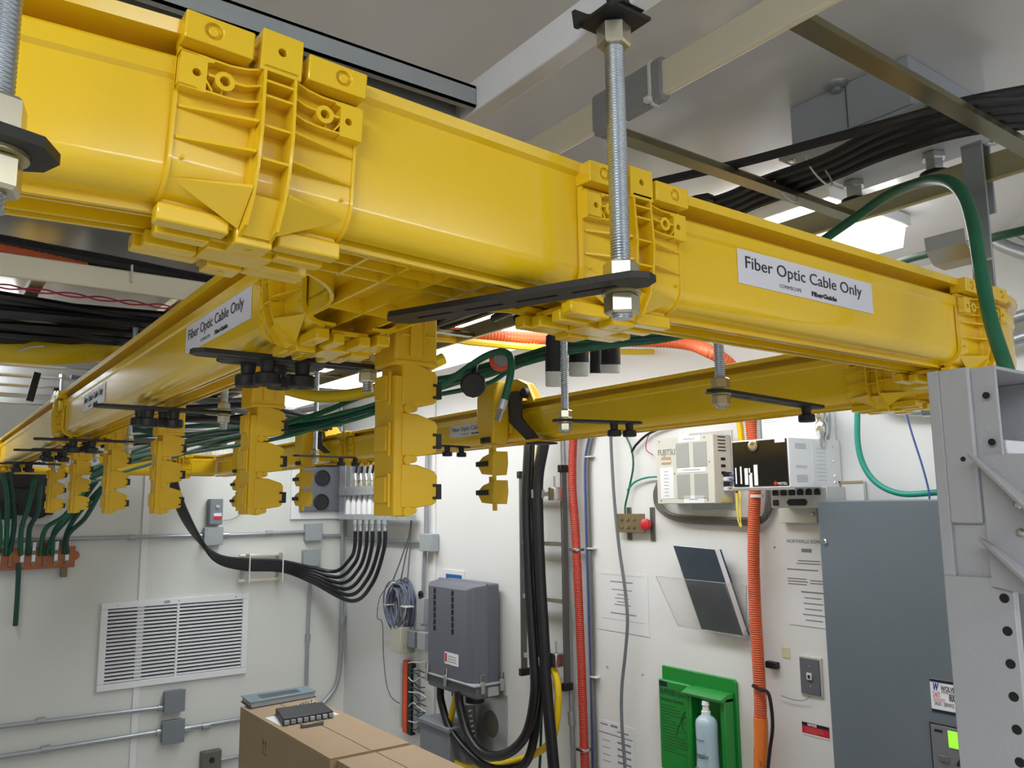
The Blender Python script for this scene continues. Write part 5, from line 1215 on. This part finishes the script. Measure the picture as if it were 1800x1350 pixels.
for y in (.35, .72): MB().lathe((w_*.5, h_*y, .05), (0, 0, 1), [(0, .016), (.003, .015), (.003, .001)], 16).build('receptacle', 'black_plastic', t)
t, w_, h_ = brect('thermostat', 'grey switch box with a red and white label, above its junction box', 'switch', (370, 877), (391, 922), .06)
MB().box(0, w_, 0, h_, 0, .06).build('box_body', 'box_grey', t, bevel=.004)
MB().box(w_*.3, w_*.9, h_*.33, h_*.45, .06, .061).build('white_label', 'paper', t); MB().box(w_*.3, w_*.9, h_*.18, h_*.32, .06, .061).build('red_label', 'red_plastic', t)
MB().lathe((w_*.6, h_*.68, .06), (0, 0, 1), [(0, .012), (.004, .012), (.005, .001)], 14).build('dial', 'steel', t)
cable('loose_wire', 'fine wire trailing right from the red-marked switch box', [WB(*p, .02) for p in ((392, 915), (410, 912), (430, 898), (440, 885))], .002, 'grey_cable', n=6)
# copper ground bar
t, w_, h_ = brect('ground_bar', 'copper ground bar with bolted lugs at the left edge', 'ground bar', (-60, 966), (131, 997), .06)
MB().box(0, w_, 0, h_, .05, .058).build('bar', 'copper', t, bevel=.002)
for k in range(9):
    x = w_*(.08+.105*k)
    l_ = MB().box(x-.010, x+.010, h_*.15, h_*1.25, .058, .066).build('lug', 'aluminium' if k % 3 else 'copper', t, bevel=.003)
    for y in (.25, .75): MB().lathe((x, h_*y, .066), (0, 0, 1), [(0, .012), (.006, .012), (.007, .001)], 6).build('bolt', 'bronze', l_, sharp=20)
MB().box(w_-.06, w_-.03, -.05, h_+.04, 0, .05).build('standoff', 'bronze', t, bevel=.003)
MB().lathe((w_-.004, h_*.55, .03), (0, 0, 1), [(0, .025), (.03, .025), (.031, .001)], 16).build('insulator', 'copper', t)
for i, pts in enumerate(([(170, 845), (130, 900), (95, 940), (80, 975)], [(160, 850), (115, 905), (80, 930), (70, 975)], [(185, 850), (140, 900), (118, 935), (112, 972)], [(150, 860), (120, 905), (95, 935), (92, 975)], [(178, 862), (150, 910), (120, 940), (118, 972)], [(60, 840), (50, 890), (38, 930), (36, 975)], [(10, 800), (20, 860), (25, 920), (16, 975)], [(0, 820), (12, 870), (12, 930), (10, 975)], [(70, 850), (66, 900), (52, 930), (50, 975)], [(-10, 850), (-4, 900), (0, 940), (-4, 975)])):
    cable('earth_cable', 'green earth cable dropping to the copper bar, with grey crimp lugs', [onY(px, py, YB-.06-(3-k)*.12) for k, (px, py) in enumerate(pts)], .012, ('green_dark', 'green_cable')[i % 2], group='green earth cables at the copper bar')
cable('earth_cable', 'single dark earth cable hanging straight down from the copper bar', [onY(33, 990, YB-.07), onY(31, 1040, YB-.05), onY(27, 1100, YB-.04)], .012, 'green_dark')
# wall air units
def air_unit(label, pl, pr, pcs, r, m):
    t, w_, h_ = brect('air_unit', label, 'air unit', pl, pr, .02)
    MB().box(-.05, w_+.05, -.05, h_+.02, 0, .02).build('frame', 'white_paint', t, bevel=.003)
    MB().box(0, w_, 0, h_, .02, .05).build('grille_panel', m, t, bevel=.003)
    for p in pcs:
        c = loc(t, onY(*p, YB-.05)); MB().lathe((c.x, c.y, .05), (0, 0, 1), [(0, r), (.012, r), (.014, r*.93), (.008, r*.9), (.006, .001)], 32).build('round_vent', 'black_plastic', t)
    return t
air_unit('grey wall unit with two black round vents, left of the corner', (528, 790), (596, 898), ((566, 840), (564, 882)), .050, 'hvac_grey')
air_unit('dark wall unit with black round vents at the left edge', (-80, 780), (92, 905), ((12, 895), (66, 893), (40, 840)), .055, 'dark_recess')
# wire mesh guard far back
t = thing('mesh_guard', 'white wire mesh guard glimpsed below the left channel run', 'guard', WB(330, 790, .35))
a = onY(270, 778, YB-.30); b = onY(400, 815, YB-.30)
mb = MB()
for k in range(19): x = a.x+(b.x-a.x)*k/18; mb.cyl((x, YB-.30, b.z), (x, YB-.30, a.z), .0025, 6)
for k in range(6): z = b.z+(a.z-b.z)*k/5; mb.cyl((a.x, YB-.30, z), (b.x, YB-.30, z), .0025, 6)
mb.build('wire_mesh', 'white_paint', t, world=True)
for x in (a.x, b.x): MB().box(x-.006, x+.006, YB-.306, YB, a.z-.01, a.z+.002).build('wall_arm', 'white_paint', t, world=True)
# cable support frame and six black coax cables
t, w_, h_ = brect('cable_bracket', 'pale metal bracket frame holding the six black cables on the back wall', 'bracket', (422, 975), (500, 1019), .05)
for y in (0, h_-.016): MB().box(0, w_, y, y+.016, .02, .05).build('cross_bar', 'brass_pale', t, bevel=.003)
for x in (.02, w_-.045): MB().box(x, x+.02, .016, h_-.016, .0, .02).build('stand_off', 'aluminium', t, bevel=.002)
for x in (.035, w_-.04): MB().box(x, x+.006, -.004, h_+.004, .052, .120).build('cable_tie', 'zip_white', t, bevel=.001)
ends = [(625, 925), (634, 925), (645, 925), (655, 925), (667, 925), (677, 925)]
for i in range(6):
    u = i*4.3
    pts = [onY(295+2*i, 812, 4.45), onY(303+2*i, 860, 4.6), onY(318+2.4*i, 905, 4.75), WB(345+2*i, 945-i*.8+u*.55, .12), WB(382, 976+u*.5, .12), WB(430, 992+u*.75-8, .10), WB(495, 995+u*.75-8, .10), WB(548, 1006+u*1.15-8, .12)]
    ex, ey = ends[i]
    low = 1004+i*10.5
    pts += [onX(590+5.5*i, low, XW-.16), onX(614+8*i, low-20-2*i, XW-.14), onX(ex-2, 965, XW-.12), onX(ex, 925, XW-.12)]
    cable('coax_cable', 'black coax cable swinging from the ceiling across the bracket to the glands', pts, .0115, 'black_cable', group='six black coax cables on the back wall', n=10, k=8)
# cable entry panel with white arrestor tubes
t, w_, h_ = rect_thing('entry_panel', 'aluminium cable entry panel with white tubes and silver glands near the corner', 'panel', (597, 770), (712, 915), .10)
q = lambda px, py, off=.10: loc(t, wy(px, py, off))
for y0, y1, xr in ((857, 869, 664), (904, 915, 712)):
    a = q(598, y0); b = q(xr, y1); m_ = MB().box(a.x, b.x, b.y, a.y, .03, .11).build('rail', 'aluminium', t, bevel=.002)
    for k in range(6): MB().lathe((a.x+(b.x-a.x)*(.06+.17*k), (a.y+b.y)/2, .11), (0, 0, 1), [(0, .004), (.001, .003)], 8).build('screw', 'dark_steel', m_)
a = q(598, 770); b = q(606, 912); MB().box(a.x, b.x, b.y, a.y, .0, .10).build('upright', 'aluminium', t, bevel=.002)
a = q(610, 800); b = q(616, 858); MB().box(a.x, b.x, b.y, a.y, .05, .10).build('upright', 'grey_conduit', t, bevel=.002)
for k in range(6):
    px = 614+9.5*k
    a = q(px, 870, .07); b = q(px, 904, .07); MB().lathe(a, b-a, [(0, .008), (.03, .016), (.06, .024), ((b-a).length-.01, .024), ((b-a).length, .022)], 16).build('arrestor_tube', 'white_plastic', t)
    a = q(px+2, 857, .07); c = q(px+2, 832, .07); v = c-a; L = v.length
    g_ = MB().lathe(a, v, [(0, .018), (L*.3, .018), (L*.32, .012), (L*.5, .012), (L*.52, .017), (L*.8, .015), (L, .010)], 12).build('gland', 'steel', t)
    MB().tube(spline([loc(t, wy(px+2, 834, .07)), loc(t, wy(px+5+k, 800, .07)), loc(t, wy(px+14+2*k, 760, .07))]), .008, 8).build('lead', 'black_cable', g_)
    ex, ey = ends[k]; a = q(ex, 914, .12); c = q(ex, 933, .12); v = c-a; L = v.length
    MB().lathe(a, v, [(0, .016), (L*.4, .016), (L*.45, .012), (L, .013), (L+.004, .010)], 6).build('gland', 'grey_conduit', t, sharp=20)
# ================================================================== CARDBOARD BOXES AND WHAT LIES ON THEM
ZBX = 1.30
A = onZ(427, 1243, ZBX); B_ = onZ(556, 1221, ZBX)
yb_ = (A.y+B_.y)/2; xr_ = onZ(640, 1262, ZBX).x
c1_ = onZ(560, 1350, ZBX)
xl_ = (A.x+onZ(540, 1313, ZBX).x)/2
ym_ = onZ(700, 1310, ZBX).y
xr_ = onZ(700, 1296, ZBX).x
def carton(label, x0_, x1_, y0_, y1_, zt, seam=True):
    t = thing('cardboard_box', label, 'box', ((x0_+x1_)/2, (y0_+y1_)/2, 0))
    MB().box(x0_, x1_, y0_, y1_, 0, zt-.004).build('carton', 'cardboard', t, world=True, bevel=.003)
    xm = (x0_+x1_)/2
    MB().box(x0_, xm-.0015, y0_, y1_, zt-.004, zt).build('flap', 'cardboard', t, world=True, bevel=.0012)
    MB().box(xm+.0015, x1_, y0_, y1_, zt-.004, zt).build('flap', 'cardboard', t, world=True, bevel=.0012)
    return t
t = carton('large brown cardboard box carrying the book and the black device', xl_, xr_, ym_+.004, yb_, ZBX)
# handling arrows printed on the side
M = FR((xl_-.0004, ym_+.42*(yb_-ym_)+.25, 1.18), (0, -1, 0), (0, 0, 1)); q = MB(M)
q.box(.0, .055, 0, .003, 0, .0004)
for x in (.012, .038): q.box(x-.002, x+.002, .008, .04, 0, .0004); q.prism([(x-.009, .038), (x+.009, .038), (x, .055)], 0, .0004)
q.build('printed_arrows', 'cardboard_dark', t, world=True)
carton('nearer cardboard box continuing to the bottom edge of the photo', xl_+.02, xr_+.01, .9, ym_-.004, ZBX-.006)
def on_box(px, py, dz=0): return onZ(px, py, ZBX+dz)
a = on_box(430, 1244, .0); b = on_box(553, 1222, .0); c = on_box(540, 1212, .0); d = on_box(432, 1231)
t = thing('book', 'grey-blue bound book lying at the back edge of the cardboard box', 'book', ((a.x+b.x)/2, (a.y+c.y)/2, ZBX))
fp = [(a.x+.01, a.y-.0), (b.x-.01, b.y+.0), (b.x-.0, b.y+.13), (a.x+.02, a.y+.15)]
fp = [(p[0], p[1]-.04) for p in fp]
MB().prism(fp, ZBX+.0, ZBX+.003).build('back_cover', 'book_dark', t, world=True)
cx_, cy_ = sum(p[0] for p in fp)/4, sum(p[1] for p in fp)/4
MB().prism([(cx_+(x-cx_)*.96, cy_+(y-cy_)*.94) for x, y in fp], ZBX+.003, ZBX+.022).build('pages', 'grey_paint', t, world=True)
MB().prism(fp, ZBX+.022, ZBX+.025).build('front_cover', 'book_blue', t, world=True)
MB().prism([(cx_+(x-cx_)*.6, cy_+(y-cy_)*.5) for x, y in fp], ZBX+.025, ZBX+.0256).build('cover_panel', 'book_dark', t, world=True)
# black device with a row of ports on a sheet of paper
a = on_box(478, 1262); b = on_box(590, 1244)
t = thing('paper_sheet', 'white sheet of paper under the black device', 'paper', ((a.x+b.x)/2, a.y, ZBX))
pp = [on_box(466, 1262), on_box(492, 1276), on_box(596, 1256), on_box(566, 1243)]
MB().prism([(p.x, p.y) for p in pp], ZBX, ZBX+.001).build('sheet', 'paper', t, world=True)
t = thing('patch_panel', 'flat black device with a row of ports lying on white paper', 'device', ((a.x+b.x)/2, a.y, ZBX))
pp = [on_box(497, 1276), on_box(586, 1261), on_box(566, 1244), on_box(484, 1256)]
MB().prism([(p.x, p.y) for p in pp], ZBX+.001, ZBX+.024).build('body', 'black_plastic', t, world=True, bevel=.003)
u = (pp[1]-pp[0]); L = u.length; u.normalize(); n_ = Vector((u.y, -u.x, 0))
for k in range(8):
    p = pp[0]+u*(L*(k+.5)/8)+n_*.001; p.z = ZBX+.004
    M = FR(p, u, (0, 0, 1)); MB(M).box(-L*.045, L*.045, 0, .014, -.001, .010).build('port', 'lens_grey' if k % 2 else 'grey_paint', t, world=True, bevel=.001)
a = on_box(529, 1280); b = on_box(568, 1273)
tag(MB().beam(Vector((a.x, a.y, ZBX+.007)), Vector((b.x, b.y, ZBX+.007)), .018, .014).build('metal_block', 'dark_steel', bevel=.003), 'small dark metal block lying in front of the black device', 'block')
t = thing('key_bunch', 'small bunch of silver hardware between the book and the black device', 'hardware', on_box(537, 1238))
for k in range(6): MB().pipe(on_box(524+5*k, 1240-1.1*k, .002), (0.2*k, .3, 1), .004, .010, .006, 12).build('ring', 'steel', t, world=True)

# ================================================================== FOREGROUND RACK
t = thing('equipment_rack', 'grey relay rack upright standing close on the right', 'rack', onX(1700, 1000, .82))
RX = .80
yf, yn = onX(1646, 800, RX).y, onX(1750, 660, RX).y
zt = onX(1747, 642, RX).z
yn -= .000
th = .0035
# web facing the camera side, flanges folded to the right
MB().box(RX, RX+th, yn, yf, 0, zt).build('web', 'rack_grey', t, world=True, bevel=.001)
MB().box(RX+th, RX+.13, yf-th, yf, 0, zt).build('rear_flange', 'rack_grey', t, world=True, bevel=.001)
MB().box(RX+th, RX+.13, yn+.0, yf-th, zt-th, zt).build('top_plate', 'rack_grey', t, world=True, bevel=.001)
MB().box(RX+.13-th, RX+.13, yn, yf-th, 0, zt-th).build('inner_web', 'rack_grey', t, world=True, bevel=.001)
MB().box(RX-.006, RX, yf-.011, yf, onX(1690, 1012, RX).z, onX(1690, 640, RX).z-.004).build('edge_strip', 'rack_grey', t, world=True, bevel=.001)
MB().box(RX-.006, RX, yn, yf, 0, onX(1700, 1012, RX).z).build('lower_gusset', 'rack_grey', t, world=True, bevel=.001)
g_ = onX(1672, 920, RX-.004); g2 = onX(1728, 920, RX-.004)
MB().box(RX-.006, RX, g2.y, g_.y, g_.z, onX(1690, 640, RX).z-.004).build('upper_gusset', 'rack_grey', t, world=True, bevel=.002)
for px, py, r in ((1733, 695, .0032), (1743, 777, .0032), (1693, 807, .0024)):
    p = onX(px, py, RX-.006); MB().lathe(p, (-1, 0, 0), [(-.001, r), (.0003, r), (.0004, .0001)], 14).build('hole', 'slot', t, world=True)
for k in range(9):
    p = onX(1770+6.2*k, 1052+58*k, RX-.006); p.y = onX(1771, 1052, RX).y; MB().lathe(p, (-1, 0, 0), [(-.001, .0042), (.0003, .0042), (.0004, .0001)], 14).build('hole', 'slot', t, world=True)
# arm: flanged channel running towards the viewer
XA = RX-.012
def aq(px, py, X): p = onX(px, py, X); return p
t = thing('cantilever_bracket', 'pale grey flanged arm bolted to the rack, slanting towards the right edge', 'bracket', aq(1760, 900, XA))
wq4 = [aq(1722, 800, XA), aq(1860, 795, XA), aq(1860, 1060, XA), aq(1744, 1030, XA)]
slab(wq4, Vector((.003, 0, 0)), 'arm_web', 'rack_grey', t)
for (p0, p1) in (((1722, 815), (1862, 930)), ((1742, 962), (1862, 1052))):
    a = aq(*p0, XA); b = aq(*p1, XA)
    q4 = [a, b, b+Vector((-.05, 0, .010)), a+Vector((-.022, 0, .006))]
    mb = MB(); mb.add(q4+[v+Vector((0, 0, .005)) for v in q4], [(0, 1, 2, 3), (7, 6, 5, 4), (0, 4, 5, 1), (1, 5, 6, 2), (2, 6, 7, 3), (3, 7, 4, 0)]); mb.build('arm_flange', 'rack_grey', t, world=True, bevel=.001)
for px, py in ((1790, 888), (1795, 936)):
    p = aq(px, py, XA); MB().lathe(p, (-1, 0, 0), [(0, .004), (.002, .0038), (.0035, .002), (.0036, .0003)], 14).build('screw', 'steel', t, world=True)
# white device edge seen inside the rack opening
tag(MB().box(RX+.02, RX+.10, yn+.004, yf-.012, onX(1780, 797, RX+.02).z, onX(1780, 772, RX+.02).z).build('rack_device', 'label_white', bevel=.002), 'lavender-white device edge inside the rack opening', 'device')
# ================================================================== SMALL SETTLING OF THE HUNG SECTIONS
def settle(names, pivot, ang, dz=0):
    Rm = Matrix.Translation(pivot) @ Matrix.Rotation(ang, 4, 'Y') @ Matrix.Translation(-Vector(pivot)); Rm = Matrix.Translation((0, 0, dz)) @ Rm
    for o in names: o.matrix_world = Rm @ o.matrix_world
bpy.context.view_layer.update()
roots = {o.name: o for o in SC.objects if o.parent is None}
tee = roots['channel_tee']; j1 = roots['channel_joint']
settle([tee, j1], (.478, .55, ZT), math.radians(2.3), -.003)
settle([roots['channel_joint.001'], tC], (1.145, .55, ZT), math.radians(-.25))
settle([tA], (.155, .55, ZT), math.radians(-1.8), .010)
